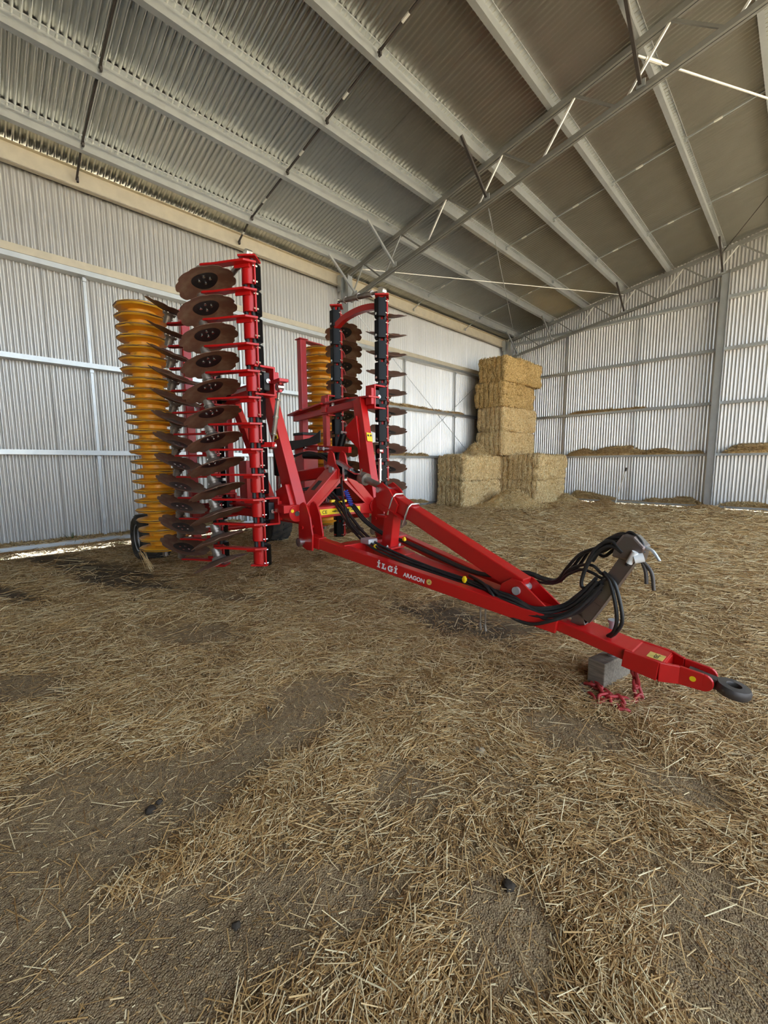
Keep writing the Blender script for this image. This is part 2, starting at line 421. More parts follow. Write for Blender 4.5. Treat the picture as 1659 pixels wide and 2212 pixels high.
# trusses
def truss(yc, name='roof_truss', xa=-9.2, xb=4.9):
    t = empty(name, (0, yc, 0), parent=ceiling)
    def zt(x): return zp(x) - .05
    def zb(x): return zp(x) - .74
    for sgn in (0, 1):
        xs = (xa, XR) if sgn == 0 else (XR, xb)
        for dy in (-.035, .035):
            pass
        mb = MB()
        for dy in (-.032, .032): mb.bar((xs[0], dy, zt(xs[0])), (xs[1], dy, zt(xs[1])), .045, .09)
        mb.build('top_chord', 'truss_steel', t)
        mb = MB()
        xs2 = (xs[0] if sgn == 0 else xs[0], xs[1] if sgn == 0 else xs[1])
        for dy in (-.032, .032): mb.bar((xs2[0], dy, zb(xs2[0])), (xs2[1], dy, zb(xs2[1])), .045, .08)
        mb.build('bottom_chord', 'truss_steel', t)
    xt = [-8.55 + 1.335 * i for i in range(7)]
    for i, x in enumerate(xt):
        for xb_, w, nm in ((x - .56, .028, 'bright_strap' if x > -6.5 else 'galv_steel'), (x + .66, .036, 'truss_steel')):
            if xb_ < xa: continue
            mb = MB(); mb.bar((x, 0, zt(x) - .02), (xb_, 0, zb(xb_) + .02), w, w); mb.build('web', nm, t)
    for x, s in ((PX[0], .9), (PX[1], .9), (PX[3], .9), (PX[5], .9)):
        mb = MB(); mb.bar((x + .02, -s, zp(x) + .03), (x + .05, -.03, zb(x) + .03), .045, .045); mb.build('fly_brace', 'dark_steel' if x > -6 else 'galv_steel', t)
        mb = MB(); mb.box((x + .06, -.07, zb(x) + .06), (.12, .02, .10)); mb.build('brace_cleat', 'galv_steel', t)
truss(7.75); truss(16.62); truss(-1.25)
# rods: roof bracing and wall bracing
def rod(nm, a, b, r, m, par):
    mb = MB(); d = (V(b) - V(a)).normalized(); mb.cyl(a, b, r, 8); mb.cyl(V(a) + d * .15, V(a) + d * .45, r * 1.8, 8); mb.build(nm, m, par, smooth=40)
rod('roof_brace', (-8.75, 7.80, zp(-8.75) - .08), (PX[3], 16.55, zp(PX[3]) - .14), .012, 'bright_strap', ceiling)
rod('roof_brace', (-2.3, 7.80, zp(-2.3) - .16), (2.4, 16.5, zp(2.4) - .2), .016, 'bright_strap', ceiling)
rod('roof_brace', (PX[3] - .0, 7.85, zp(PX[3]) - .8), (-8.9, 16.5, zp(-8.9) - .1), .008, 'galv_steel', ceiling)
rod('roof_brace', (-2.25, 16.5, zp(-2.25) - .15), (1.5, 8.0, zp(1.5) - .3), .009, 'dark_steel', ceiling)
rod('wall_brace', (.30, 8.0, 5.9), (.30, 16.4, .25), .009, 'galv_steel', wall_left)
rod('wall_brace', (.33, 8.0, .25), (.33, 16.4, 5.9), .009, 'galv_steel', wall_left)

# ------------------------------------------------------------------ ground and floor
mb = MB()
n_ = 40
gx = np.linspace(-60, 60, n_ + 1); gy = np.linspace(-60, 70, n_ + 1)
mb.add([(a, b, -0.19) for b in gy for a in gx], [(j * (n_ + 1) + i, j * (n_ + 1) + i + 1, (j + 1) * (n_ + 1) + i + 1, (j + 1) * (n_ + 1) + i) for j in range(n_) for i in range(n_)])
tag(mb.build('yard_ground', 'gravel'), kind='structure')

# bare patches: (x, y, rx, ry, angle deg)
BARE = [(-7.4, 1.1, 1.6, .28, 20), (-6.05, 1.25, .95, .22, 22), (-6.6, .1, .8, .15, 20), (-3.75, 1.3, .42, .22, 30), (-2.2, 3.28, .6, .38, 5), (-3.6, .15, .35, .15, 30),
        (-2.12, 1.50, .20, .32, -20), (-1.97, 1.0, .18, .36, 0), (-1.95, .5, .24, .36, 0), (-2.0, .12, .30, .26, 0), (-1.5, .02, .30, .20, 20), (-1.27, .26, .26, .24, 30), (-1.13, .55, .16, .16, 30),
        (-2.31, .2, .22, .14, 30), (-1.21, 1.31, .16, .14, 20), (-.75, 2.25, .26, .16, 20), (-.3, 2.2, .16, .1, 10), (-.05, 1.65, .22, .16, 10), (0.02, 1.38, .2, .12, 0), (-.56, 1.10, .12, .14, 10), (-.98, .82, .14, .12, 40), (-4.6, 1.9, .5, .12, 20)]
RICH = [(-1.60, .22, .05, .14, 0), (-1.58, .55, .10, .22, 0), (-1.56, .85, .14, .26, 10), (-1.48, 1.2, .16, .24, 15), (-1.36, 1.6, .26, .28, 0), (-2.75, .35, .22, .40, 0), (-2.45, .95, .18, .36, 0), (-3.2, 2.2, 1.5, .5, 20), (-.9, 1.97, .4, .2, 10),
        (-.72, .78, .14, .14, 20), (-.35, 1.33, .16, .12, 10), (-.24, 1.17, .12, .1, 0), (-.62, 1.6, .16, .14, 0), (-6, 9, 5, 5, 0)]
def blob(x, y, L_):
    r = np.zeros_like(x); nz = (fbm(x, y, 5.0) - .5) * 1.1
    for cx, cy, rx, ry, an in L_:
        c, s = math.cos(math.radians(an)), math.sin(math.radians(an))
        u = ((x - cx) * c + (y - cy) * s) / rx; w = (-(x - cx) * s + (y - cy) * c) / ry
        r = np.maximum(r, np.clip(1.5 - np.sqrt(u * u + w * w) * 1.0 + nz, 0, 1))
    return r
def density(x, y):
    x = np.asarray(x, float); y = np.asarray(y, float)
    d = .55 + (fbm(x, y, 1.6) - .5) * .9 + (fbm(x + 9, y, 5.0) - .5) * 1.0
    far = np.clip((np.hypot(x, y) - 1.6) / 1.6, 0, 1)
    d = d + far * .35
    d = np.minimum(d, .30 + .9 * np.clip((np.hypot(x, y) - 1.35) / 1.3, 0, 1))
    d = d + blob(x, y, RICH) * .7
    d = np.clip(d, 0, 1.15) * (1 - .9 * np.clip(blob(x, y, BARE) * 1.6, 0, 1))
    return np.clip(d, 0.02, 1.15)
def floor_z(x, y, dn=None):
    x = np.asarray(x, float); y = np.asarray(y, float)
    return (fbm(x, y, .6, 3) - .5) * .06 + (fbm(x + 3, y + 3, 5, 3) - .5) * .022 + (density(x, y) if dn is None else dn) * .012
fx = np.concatenate([np.arange(-9.62, -4.5, .11), np.arange(-4.5, 2.2, .05), np.arange(2.2, 5.2, .4)])
fy = np.concatenate([np.arange(-20, -1, .5), np.arange(-1, 4.5, .05), np.arange(4.5, 17.0, .11)])
X, Y = np.meshgrid(fx, fy); Z = floor_z(X, Y)
edge = np.clip((X + 9.6) / .8, 0, 1) * np.clip((16.95 - Y) / .6, 0, 1)
Z = Z * edge - .02 * (1 - edge) - .09 * np.clip((-8.75 - X) / .75, 0, 1) * np.clip((7.0 - Y) / 2, 0, 1)
nx, ny = len(fx), len(fy)
me = bpy.data.meshes.new('floor')
vv = np.stack([X, Y, Z], -1).reshape(-1, 3)
I = np.arange(nx * ny).reshape(ny, nx)
qq = np.stack([I[:-1, :-1], I[:-1, 1:], I[1:, 1:], I[1:, :-1]], -1).reshape(-1, 4)
me.vertices.add(len(vv)); me.vertices.foreach_set('co', vv.astype(np.float32).reshape(-1))
me.loops.add(qq.size); me.loops.foreach_set('vertex_index', qq.astype(np.int32).reshape(-1))
me.polygons.add(len(qq)); me.polygons.foreach_set('loop_start', (np.arange(len(qq)) * 4).astype(np.int32))
me.update(calc_edges=True); me.polygons.foreach_set('use_smooth', [True] * len(qq))
at = me.attributes.new('straw', 'FLOAT', 'POINT'); at.data.foreach_set('value', np.clip(density(X, Y), 0, 1).astype(np.float32).reshape(-1))
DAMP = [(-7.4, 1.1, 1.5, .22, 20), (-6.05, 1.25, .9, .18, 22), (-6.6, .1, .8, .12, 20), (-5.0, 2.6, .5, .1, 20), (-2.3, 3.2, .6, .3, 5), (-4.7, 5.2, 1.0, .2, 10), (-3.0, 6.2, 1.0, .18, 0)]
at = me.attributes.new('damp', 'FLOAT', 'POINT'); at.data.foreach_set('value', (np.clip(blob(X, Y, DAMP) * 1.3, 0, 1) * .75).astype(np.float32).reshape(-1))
fl = link('floor', me, 'dirt_floor'); tag(fl, kind='structure')

def straws(n, r0, r1, power, name, label, lmin, lmax, wmin, wk, seed, tone_mu=.5, zo=.004, lift=.12, even=0.0):
    rg = np.random.default_rng(seed)
    u = rg.random(n); e = 2 - power
    r = (r0 ** e + u * (r1 ** e - r0 ** e)) ** (1 / e)
    th = math.atan2(.70, -.71) + (rg.random(n) - .5) * math.radians(128)
    x = r * np.cos(th); y = r * np.sin(th)
    dn = density(x, y)
    keep = (rg.random(n) < np.maximum(dn, even)) & (x > -9.55) & (y < 16.85) & (x < 9)
    x, y, r = x[keep], y[keep], r[keep]; n = len(x)
    flow = (fbm(x, y, 1.6, 2) - .5) * 9 + 2.5
    yaw = np.where(rg.random(n) < .5, flow + rg.normal(0, .55, n), rg.random(n) * PI)
    pit = rg.normal(0, lift, n)
    ln = lmin + (lmax - lmin) * rg.random(n) ** 3.0; ln *= np.clip(.55 + .22 * r, .7, 2.6)
    wd = np.maximum(wmin * (0.6 + .9 * rg.random(n)), wk * r * (.7 + .6 * rg.random(n)))
    D = np.stack([np.cos(yaw) * np.cos(pit), np.sin(yaw) * np.cos(pit), np.sin(pit)], -1)
    N = np.stack([rg.normal(0, .35, n), rg.normal(0, .35, n), np.ones(n)], -1)
    z = floor_z(x, y, dn[keep]) + zo + np.abs(np.sin(pit)) * ln * .35 + rg.random(n) ** 2 * .016
    tone = np.clip(rg.normal(tone_mu, .34, n), 0, 1)
    o = link(name, ribbon_mesh(name, np.stack([x, y, z], -1), D, N, ln, wd, tone, 'straw_floor'), None)
    tag(o, label, 'straw', kind='stuff'); return o
straws(430000, .75, 17.5, 1.5, 'loose_straw', 'loose golden straw strewn thickly over the whole dirt floor', .018, .17, .0027, .00082, 11, .54)
straws(130000, .75, 5.5, 1.35, 'straw_chaff', 'short pale chaff scattered on the dirt in the foreground', .006, .030, .0020, .0006, 12, .55, even=.16)

# ------------------------------------------------------------------ the folded disc harrow (x forward, y left, z up in its own axes)
HARROW = tag(empty('disc_harrow', (-3.9, 2.93, 0), math.radians(-1.8)),
             'large red folded disc harrow with raised wings, yellow rollers and long drawbar', 'disc harrow')
H = HARROW
RED, BLK, STL = 'red_paint', 'black_paint', 'bright_steel'
def part(mb, name, m, parent=None, bevel=0.0, smooth=None): return mb.build(name, m, parent or H, smooth=smooth, bevel=bevel)

def strip(pts, w, z0, z1, mb, ends=6):
    """flat bar following a 2D centreline, rounded far end"""
    L_, R_ = [], []
    for i, p in enumerate(pts):
        a = Vector(pts[max(i - 1, 0)]); b = Vector(pts[min(i + 1, len(pts) - 1)]); d = (b - a).normalized(); n = Vector((-d.y, d.x))
        q = Vector(p); L_.append(q + n * w / 2); R_.append(q - n * w / 2)
    d = (Vector(pts[-1]) - Vector(pts[-2])).normalized(); n = Vector((-d.y, d.x)); tip = []
    for k in range(1, ends):
        a = PI * k / ends; tip.append(Vector(pts[-1]) + n * math.cos(a) * w / 2 + d * math.sin(a) * w / 2)
    poly = L_ + tip + R_[::-1]
    mb.prism([(p.x, p.y, z0) for p in poly], (0, 0, z1 - z0))

def disc_mesh(n, sgn, notch, R_=.285, N_=10, seg=90):
    """dished, scalloped disc; dish points away from the hub (hub lies on the sgn*n side)"""
    M = axis_M(n); rings = [.03, .09, .15, .21, .25, 1.0]; v = []; f = []; th = .006
    for side in (0, 1):
        for q, rr in enumerate(rings):
            for k in range(seg):
                a = 2 * PI * k / seg; ph = ((a * N_ / (2 * PI)) % 1.0 - .5) * 2
                ro = R_ - notch * math.exp(-(ph / .30) ** 2) + notch * .25 * (1 - abs(ph)) * 0
                r = ro if rr == 1.0 else min(rr, ro - .004)
                z = -sgn * (.055 * (r / R_) ** 2) + (th if side else 0) * (1 - .5 * (r / R_))
                v.append(M @ Vector((r * math.cos(a), r * math.sin(a), z)))
    m = len(rings); o = m * seg
    for k in range(seg):
        l = (k + 1) % seg
        for q in range(m - 1):
            f.append((q * seg + k, q * seg + l, (q + 1) * seg + l, (q + 1) * seg + k)); f.append((o + q * seg + l, o + q * seg + k, o + (q + 1) * seg + k, o + (q + 1) * seg + l))
        f.append(((m - 1) * seg + k, (m - 1) * seg + l, o + (m - 1) * seg + l, o + (m - 1) * seg + k))
        f.append((l, k, o + k, o + l))
    mb = MB(); mb.add(v, f); return mb

def make_row(bx, by, sg, side, n, arms, zb, zt, notch, far=False):
    """one gang: square beam, rubber cords, end plates and the spring-mounted disc arms"""
    n = V(n).normalized()
    # arm with clamp shell
    A = MB()
    pth = [(.095, sg * -.01), (.075, sg * .085), (-.08, sg * .185), (-.19, sg * .255), (-.28, sg * .33)]
    if far: pth = [(.02, sg * .02), (-.03, sg * .09), (-.10, sg * .17), (-.19, sg * .25), (-.28, sg * .33)]
    strip(pth, .085 if not far else .06, -.010, .010, A)
    arc = [(.072 * math.cos(PI * k / 10), sg * (.006 + .072 * math.sin(PI * k / 10)), -side * .09 - .092) for k in range(11)]
    A.prism(arc, (0, 0, .184))
    A.box((0, -sg * .004, -side * .09), (.205, .016, .19))
    if not far: A.bar((.085, sg * .04, -side * .02), (-.05, sg * .13, -side * .02), .016, .04)
    arm_me = A.mesh('disc_arm', 35)
    Cv = MB(); Cv.prism([(.092, -sg * .012, -side * .09 - .108), (.074, -sg * .052, -side * .09 - .108), (.036, -sg * .098, -side * .09 - .108), (-.036, -sg * .098, -side * .09 - .108), (-.074, -sg * .052, -side * .09 - .108), (-.092, -sg * .012, -side * .09 - .108)], (0, 0, .216))
    cov_me = Cv.mesh('clamp_cover', 20)
    B = MB()
    for xx in (-.092, .092):
        for zz in (-.07, .07):
            B.cyl((xx, -sg * .030, -side * .09 + zz), (xx, sg * .016, -side * .09 + zz), .0105, 8)
    B.cyl((0, -sg * .095, -side * .09 - .075), (0, -sg * .106, -side * .09 - .075), .016, 10)
    bolt_me = B.mesh('clamp_bolts', 40)
    c = Vector((-.28, sg * .33, -side * .125))
    Hb = MB(); Hb.cyl(c + n * side * .125, c + n * side * .03, .040, 14, .046); Hb.cyl(c + n * side * .034, c + n * side * .004, .062, 16, .075); Hb.cyl(c + n * side * .075, c + n * side * .06, .052, 14)
    hub_me = Hb.mesh('bearing_hub', 40)
    D = disc_mesh(n, side, notch); D.v = [tuple(Vector(p) + c) for p in D.v]; disc_me = D.mesh('disc', 30)
    K = MB(); M = axis_M(n)
    for s_ in (-1, 1):   # dark dish centre on both faces
        pf = [(.001, 0), (.06, 0), (.125, 0)]; vs = []; seg = 28
        for r, _ in pf:
            z = -side * (.055 * (r / .285) ** 2) + (.0062 + .0015 if s_ > 0 else -.0015)
            vs += [M @ Vector((r * (1 + .05 * math.sin(3 * a) * (r > .1)) * math.cos(a), r * (1 + .05 * math.sin(3 * a) * (r > .1)) * math.sin(a), z)) + c for a in [2 * PI * k / seg for k in range(seg)]]
        K.add(vs, [(q * seg + k, q * seg + (k + 1) % seg, (q + 1) * seg + (k + 1) % seg, (q + 1) * seg + k) for q in range(2) for k in range(seg)])
    cen_me = K.mesh('dish_center', 60)
    S = MB()
    for k in range(4):
        a = PI / 4 + k * PI / 2 + .3; q = M @ Vector((.052 * math.cos(a), .052 * math.sin(a), 0)) + c
        S.cyl(q - n * side * .011, q + n * side * .012, .0125, 8)
    db_me = S.mesh('disc_bolts', 40)
    # beam
    mb = MB(); Rz = Matrix.Rotation(PI / 4, 3, 'Z'); mb.box((bx, by, (zb + zt) / 2), (.062, .062, zt - zb), Rz); beam = part(mb, 'gang_beam', RED)
    for dx, dy in ((.048, 0), (-.048, 0), (0, .048), (0, -.048)):
        mb = MB(); mb.cyl((bx + dx, by + dy, zb + .02), (bx + dx, by + dy, zt - .02), .021, 10); part(mb, 'rubber_cord', 'black_rubber', beam, smooth=40)
    for zz in (zt, zb):
        mb = MB(); mb.box((bx, by, zz), (.17, .17, .018), Rz); mb.box((bx + .0, by, zz), (.2, .05, .016)); part(mb, 'end_plate', RED, beam, .003)
    mb = MB(); mb.cyl((bx, by, zt), (bx, by, zt + .06), .035, 12, .02); part(mb, 'end_nut', STL, beam, smooth=40)
    for i, z in enumerate(arms):
        a = link('disc_arm', arm_me, RED, H, loc=(bx, by, z), bevel=.003)
        for nm, me_, mt in (('clamp_cover', cov_me, BLK), ('clamp_bolts', bolt_me, STL), ('bearing_hub', hub_me, 'worn_steel'), ('disc', disc_me, 'rust_brown'), ('dish_center', cen_me, 'disc_center'), ('disc_bolts', db_me, STL)):
            q = link(nm, me_, mt, a, .004 if nm == 'clamp_cover' else 0)
            if 'bolts' in nm: q['kind'] = 'stuff'
make_row(0, -.86, -1, 1, (-.30, -.20, .93), [3.40 - .25 * i for i in range(12)], .47, 3.47, .022)
make_row(-1.05, -.88, -1, -1, (.325, .224, .91), [.36 + .25 * j for j in range(12)], .28, 3.25, .022)
make_row(0, .88, 1, -1, (.29, -.15, .94), [3.33 - .255 * i for i in range(12)], .46, 3.57, .022, True)
make_row(-.97, .90, 1, 1, (-.30, .20, .93), [3.625 - .25 * i for i in range(13)], .46, 3.71, .040, True)

# rollers
def make_roller(cx, cy, z0, z1, nr, lean=0.0):
    yl_ = lambda z: cy - lean * (z - 1.9)
    mb = MB(); mb.cyl((cx, yl_(z0), z0 + .01), (cx, yl_(z1), z1 - .02), .165, 28); drum = part(mb, 'roller_drum', 'yellow_paint', smooth=40)
    mb = MB(); mb.cyl((cx, yl_(z0), z0 - .08), (cx, yl_(z1), z1 + .06), .035, 14); part(mb, 'roller_shaft', 'worn_steel', drum, smooth=40)
    Rg = MB(); prof = [(.16, -.044), (.205, -.040), (.25, -.022), (.272, -.024), (.292, -.008), (.294, .004), (.280, .016), (.25, .018), (.205, .034), (.16, .040)]
    seg = 44; vs = []; m = len(prof)
    for k in range(seg):
        a = 2 * PI * k / seg; cut = .012 if (k % 11) in (0, 1, 2) else 0.0
        for q, (r, z) in enumerate(prof):
            rr = r - (cut if r > .285 else 0); vs.append((rr * math.cos(a), rr * math.sin(a), z))
    fs = [(k * m + q, ((k + 1) % seg) * m + q, ((k + 1) % seg) * m + q + 1, k * m + q + 1) for k in range(seg) for q in range(m - 1)]
    Rg.add(vs, fs); rme = Rg.mesh('roller_ring', 40)
    Ed = MB(); ev = []     # bare steel edge of each ring
    ep = [(.276, -.012), (.2975, -.004), (.2985, .002), (.276, .010)]; m2 = len(ep)
    for k in range(seg):
        a = 2 * PI * k / seg; cut = .012 if (k % 11) in (0, 1, 2) else 0.0
        ev += [((r - (cut if r > .29 else 0)) * math.cos(a), (r - (cut if r > .29 else 0)) * math.sin(a), z) for r, z in ep]
    Ed.add(ev, [(k * m2 + q, ((k + 1) % seg) * m2 + q, ((k + 1) % seg) * m2 + q + 1, k * m2 + q + 1) for k in range(seg) for q in range(m2 - 1)])
    eme = Ed.mesh('worn_edge', 40)
    for i in range(nr):
        z = z0 + .05 + (z1 - z0 - .1) * i / (nr - 1)
        r = link('roller_ring', rme, 'yellow_paint', H, loc=(cx, cy - lean * (z - 1.9), z)); r.rotation_euler = (0, 0, i * 1.37)
        link('worn_edge', eme, 'rust_brown', r)
make_roller(-1.97, -1.30, .38, 3.46, 25, .03)
make_roller(-1.97, 1.30, .46, 3.42, 24)

# wing frames
for s in (-1, 1):
    y0 = s * .87
    mb = MB(); mb.box((-1.88, s * .88, 1.94), (.11, .11, 3.02)); rf = part(mb, 'roller_beam', RED, bevel=.012)
    mb = MB(); mb.box((-1.88, s * .88, 3.455), (.15, .15, .014)); part(mb, 'beam_cap', RED, rf)
    for z in (.44, 3.44):
        mb = MB(); mb.prism([(-1.83, s * .84, z), (-1.93, s * .84, z), (-2.05, s * 1.26, z), (-2.02, s * 1.36, z), (-1.92, s * 1.36, z), (-1.87, s * 1.24, z)], (0, 0, .016)); part(mb, 'roller_arm', RED, rf)
    for z in (2.33, 1.02):
        # C brackets on both gang beams
        for bx, by in ((0, s * .87), (-1.01, s * .89)):
            mb = MB(); yi = by - s * .19
            for dz in (-.135, .135): mb.box((bx, (by + s * .02 + yi) / 2, z + dz), (.17, abs(by + s * .02 - yi), .022))
            mb.box((bx, yi, z), (.17, .022, .29)); mb.box((bx + .02, yi - s * .03, z), (.11, .05, .20))
            br = part(mb, 'beam_bracket', RED, bevel=.006)
            mb = MB(); mb.box((bx, by - s * .12, z), (.10, .07, .18)); part(mb, 'bracket_block', 'black_rubber', br, .01)
            mb = MB(); mb.cyl((bx + .05, by - s * .12, z), (bx + .085, by - s * .12, z), .022, 12); part(mb, 'bracket_bolt', STL, br, smooth=40)
        # frame plates from front beam to roller beam
        mb = MB()
        pts = [(.09, 2 * 0 + z - .01), (-.35, z + .02), (-.95, z + .015), (-1.5, z - .02), (-1.93, z - .06)]
        for (xa, za), (xb, zb_) in zip(pts[:-1], pts[1:]): mb.bar((xa, s * .66, za), (xb, s * .70, zb_), .17, .022)
        part(mb, 'frame_plate', RED, bevel=.003)
        mb = MB(); mb.bar((-.12, s * .68, z - .05), (-1.9, s * .74, z - .11), .08, .09); part(mb, 'frame_rail', RED, bevel=.006)
    # big inclined strut of the wing
    mb = MB(); mb.bar((.20, s * .52, .98), (-.17, s * .635, 2.32), .12, .22, up=(1, 0, .28), w2=.10, h2=.15); st = part(mb, 'wing_strut', RED, bevel=.008)
    mb = MB(); mb.prism([(.30, s * .47, .93), (.10, s * .47, .93), (-.05, s * .49, 1.22), (.17, s * .49, 1.30)], (0, s * .16, 0)); part(mb, 'strut_foot', RED, st, .008)
    if s < 0:
        mb = MB(); mb.bar((-.30, s * .52, .95), (-.95, s * .66, 2.25), .07, .12, up=(1, 0, .3)); part(mb, 'wing_brace', RED, bevel=.006)
    mb = MB(); mb.prism([(-.11, s * .555, 2.10), (-.29, s * .53, 1.97), (-.32, s * .53, 1.90), (-.27, s * .53, 1.85), (-.03, s * .555, 1.66)], (0, -s * .03, 0)); tri = part(mb, 'ram_bracket', RED, st, .004)
    mb = MB(); mb.cyl((-.29, s * .44, 1.90), (-.29, s * .56, 1.90), .022, 12); part(mb, 'ram_pin', STL, st, smooth=40)
    # fold ram
    mb = MB(); mb.cyl((-.30, s * .47, 1.88), (-.42, s * .40, 1.38), .048, 18); rm = part(mb, 'fold_ram', BLK, smooth=40)
    mb = MB(); mb.cyl((-.42, s * .40, 1.40), (-.52, s * .36, 1.0), .026, 14); part(mb, 'ram_rod', STL, rm, smooth=40)
    # pivot boss between wing and centre frame
    mb = MB(); mb.cyl((.30, s * .60, 1.0), (.10, s * .60, 1.0), .085, 24); mb.cyl((.30, s * .47, 1.0), (.06, s * .47, 1.0), .075, 24); mb.box((.20, s * .62, 1.05), (.18, .24, .08)); part(mb, 'pivot_boss', RED, bevel=.004, smooth=40)
    mb = MB(); mb.cyl((.303, s * .60, 1.0), (.309, s * .60, 1.0), .026, 16); part(mb, 'pivot_pin', 'dark_steel', smooth=40)
    mb = MB(); mb.cyl((.303, s * .60 - .052, 1.03), (.3065, s * .60 - .052, 1.03), .018, 14); part(mb, 'grease_sticker', 'sticker_yellow', smooth=40)
    # centre frame rails
    mb = MB(); mb.bar((.22, s * .40, .93), (-2.35, s * .40, .90), .11, .15); part(mb, 'main_rail', RED, bevel=.01)
    mb = MB(); mb.bar((-2.2, s * .42, .92), (-3.35, s * .70, .40), .10, .16, h2=.12); part(mb, 'wheel_arm', RED, bevel=.008)
    # rods and small braces of the wing between beams
    mb = MB(); mb.bar((-1.02, s * .72, 2.2), (-1.02, s * .72, 1.1), .07, .09, up=(1, 0, 0)); part(mb, 'wing_upright', RED, bevel=.006)
# stickers on the struts
for s, cx, cz in ((-1, .012, 1.80), (1, -.045, 1.80)):
    t_ = (cz - .98) / 1.34; yc = s * (.52 + .115 * t_); xc = .20 - .37 * t_
    d = Vector((-.37, s * .115, 1.34)).normalized()
    mb = MB()
    if s < 0: mb.bar(Vector((xc + .02, yc - .0585, cz)) - d * .045, Vector((xc + .02, yc - .0585, cz)) + d * .045, .004, .09, up=(1, 0, .28))
    else: mb.bar(Vector((xc + .098, yc, cz + .03)) - d * .055, Vector((xc + .098, yc, cz + .03)) + d * .055, .085, .004, up=(1, 0, .28))
    sk = part(mb, 'warning_sticker', 'sticker_yellow')
    mb = MB()
    for k in range(4):
        uu, ww = (-.022 if k % 2 else .022), (.02 if k < 2 else -.02)
        if s < 0: mb.bar(Vector((xc + .02 + uu, yc - .0612, cz + ww)) - d * .012, Vector((xc + .02 + uu, yc - .0612, cz + ww)) + d * .012, .002, .024, up=(1, 0, .28))
        else: mb.bar(Vector((xc + .1005, yc + uu, cz + .03 + ww)) - d * .011, Vector((xc + .1005, yc + uu, cz + .03 + ww)) + d * .011, .022, .002, up=(1, 0, .28))
    part(mb, 'sticker_print', 'sticker_black', sk)
# arch and top links between the two gangs of each wing
mb = MB(); pts = [(-.95, .84, 3.50), (-.75, .84, 3.60), (-.45, .84, 3.62), (-.2, .84, 3.56), (-.02, .84, 3.44)]
pts = spline([(-.94, .86, 3.42), (-.72, .86, 3.49), (-.42, .86, 3.51), (-.15, .86, 3.48), (0.02, .86, 3.42)], 4)
for a, b in zip(pts[:-1], pts[1:]): mb.bar(a, b, .07, .075)
part(mb, 'wing_arch', RED)
def turnbuckle(a, b, r, nm='top_link', m1='worn_steel'):
    a, b = V(a), V(b); d = (b - a); L_ = d.length; d.normalize(); mb = MB()
    mb.cyl(a, b, r * .55, 12); mb.cyl(a + d * L_ * .2, b - d * L_ * .2, r, 14); mb.cyl(a + d * L_ * .48, a + d * L_ * .52, r * 1.35, 12)
    mb.cyl(a + d * L_ * .19, a + d * L_ * .22, r * 1.3, 6); mb.cyl(b - d * L_ * .22, b - d * L_ * .19, r * 1.3, 6)
    o = part(mb, nm, m1, smooth=40)
    mb = MB()
    for p in (a, b): mb.cyl(p - V(0, .03, 0), p + V(0, .03, 0), r * 1.5, 14)
    part(mb, 'rod_eye', STL, o, smooth=40)
turnbuckle((-.95, .90, 3.77), (0.0, .88, 3.63), .034)
turnbuckle((-1.03, -.88, 3.34), (-.02, -.86, 3.52), .028)
turnbuckle((.25, -.72, 2.25), (.10, -.74, 1.69), .024, 'adjust_strut', STL)
turnbuckle((.10, .74, 1.66), (.09, .74, 1.20), .022, 'adjust_strut', STL)
mb = MB(); mb.prism([(.16, -.67, 2.29), (.34, -.67, 2.29), (.34, -.77, 2.29), (.16, -.77, 2.29)], (0, 0, .03)); mb.box((.25, -.72, 2.25), (.05, .03, .1)); part(mb, 'strut_lug', RED, bevel=.004)
mb = MB(); mb.bar((-.02, -.84, 1.70), (.14, -.74, 1.70), .06, .05); part(mb, 'strut_lug', RED, bevel=.004)
mb = MB(); mb.bar((-.02, .86, 1.64), (.12, .74, 1.66), .06, .05); part(mb, 'strut_lug', RED, bevel=.004)

# centre frame front
mb = MB()
poly = [(.15, -.50, .90), (.15, -.50, 1.07), (.15, -.30, 1.045), (.15, .30, 1.045), (.15, .50, 1.07), (.15, .50, .90), (.15, .30, .925), (.15, -.30, .925)]
mb.prism(poly, (.13, 0, 0)); part(mb, 'cross_beam', RED, bevel=.008)
for s in (-1, 1):   # inverted V; a black plate on each leg paints its slot's shade
    mb = MB(); a = V(.17, s * .46, 1.02); b = V(.20, s * .03, 1.43)
    mb.bar(a, b, .22, .11, up=(0, s * .7, .7)); leg = part(mb, 'mast_leg', RED, bevel=.008)
    mb = MB(); mb.prism([(.277, s * .42, 1.07), (.277, s * .36, 1.02), (.277, s * .03, 1.30), (.277, s * .03, 1.42)], (.008, 0, 0)); part(mb, 'leg_gusset', RED, leg)
    mb = MB(); q = a.lerp(b, .52) + V(0, s * .040, .040); d = (b - a).normalized(); mb.bar(q - d * .07, q + d * .07, .075, .004, up=(0, s * .7, .7)); part(mb, 'slot_shade', 'sticker_black', leg, .001)
    mb = MB(); pl = [(.10, 1.34), (.32, 1.34), (.34, 1.44), (.28, 1.50), (.24, 1.62), (.19, 1.65), (.14, 1.62), (.12, 1.50)]
    mb.prism([(x, s * .07, z) for x, z in pl], (0, s * .018, 0)); part(mb, 'apex_lug', RED, bevel=.004)
mb = MB(); mb.cyl((.25, -.13, 1.44), (.25, .13, 1.44), .026, 14); mb.cyl((.25, -.135, 1.44), (.25, -.115, 1.44), .04, 16); mb.cyl((.15, -.13, 1.47), (.15, .1, 1.47), .025, 14); part(mb, 'apex_pin', STL, smooth=40)
mb = MB(); mb.box((.20, -.09, 1.425), (.05, .006, .075)); part(mb, 'lug_sticker', 'sticker_yellow')
mb = MB(); mb.bar((.12, 0, 1.42), (-1.1, 0, 1.30), .13, .13); part(mb, 'spine_beam', RED, bevel=.01)
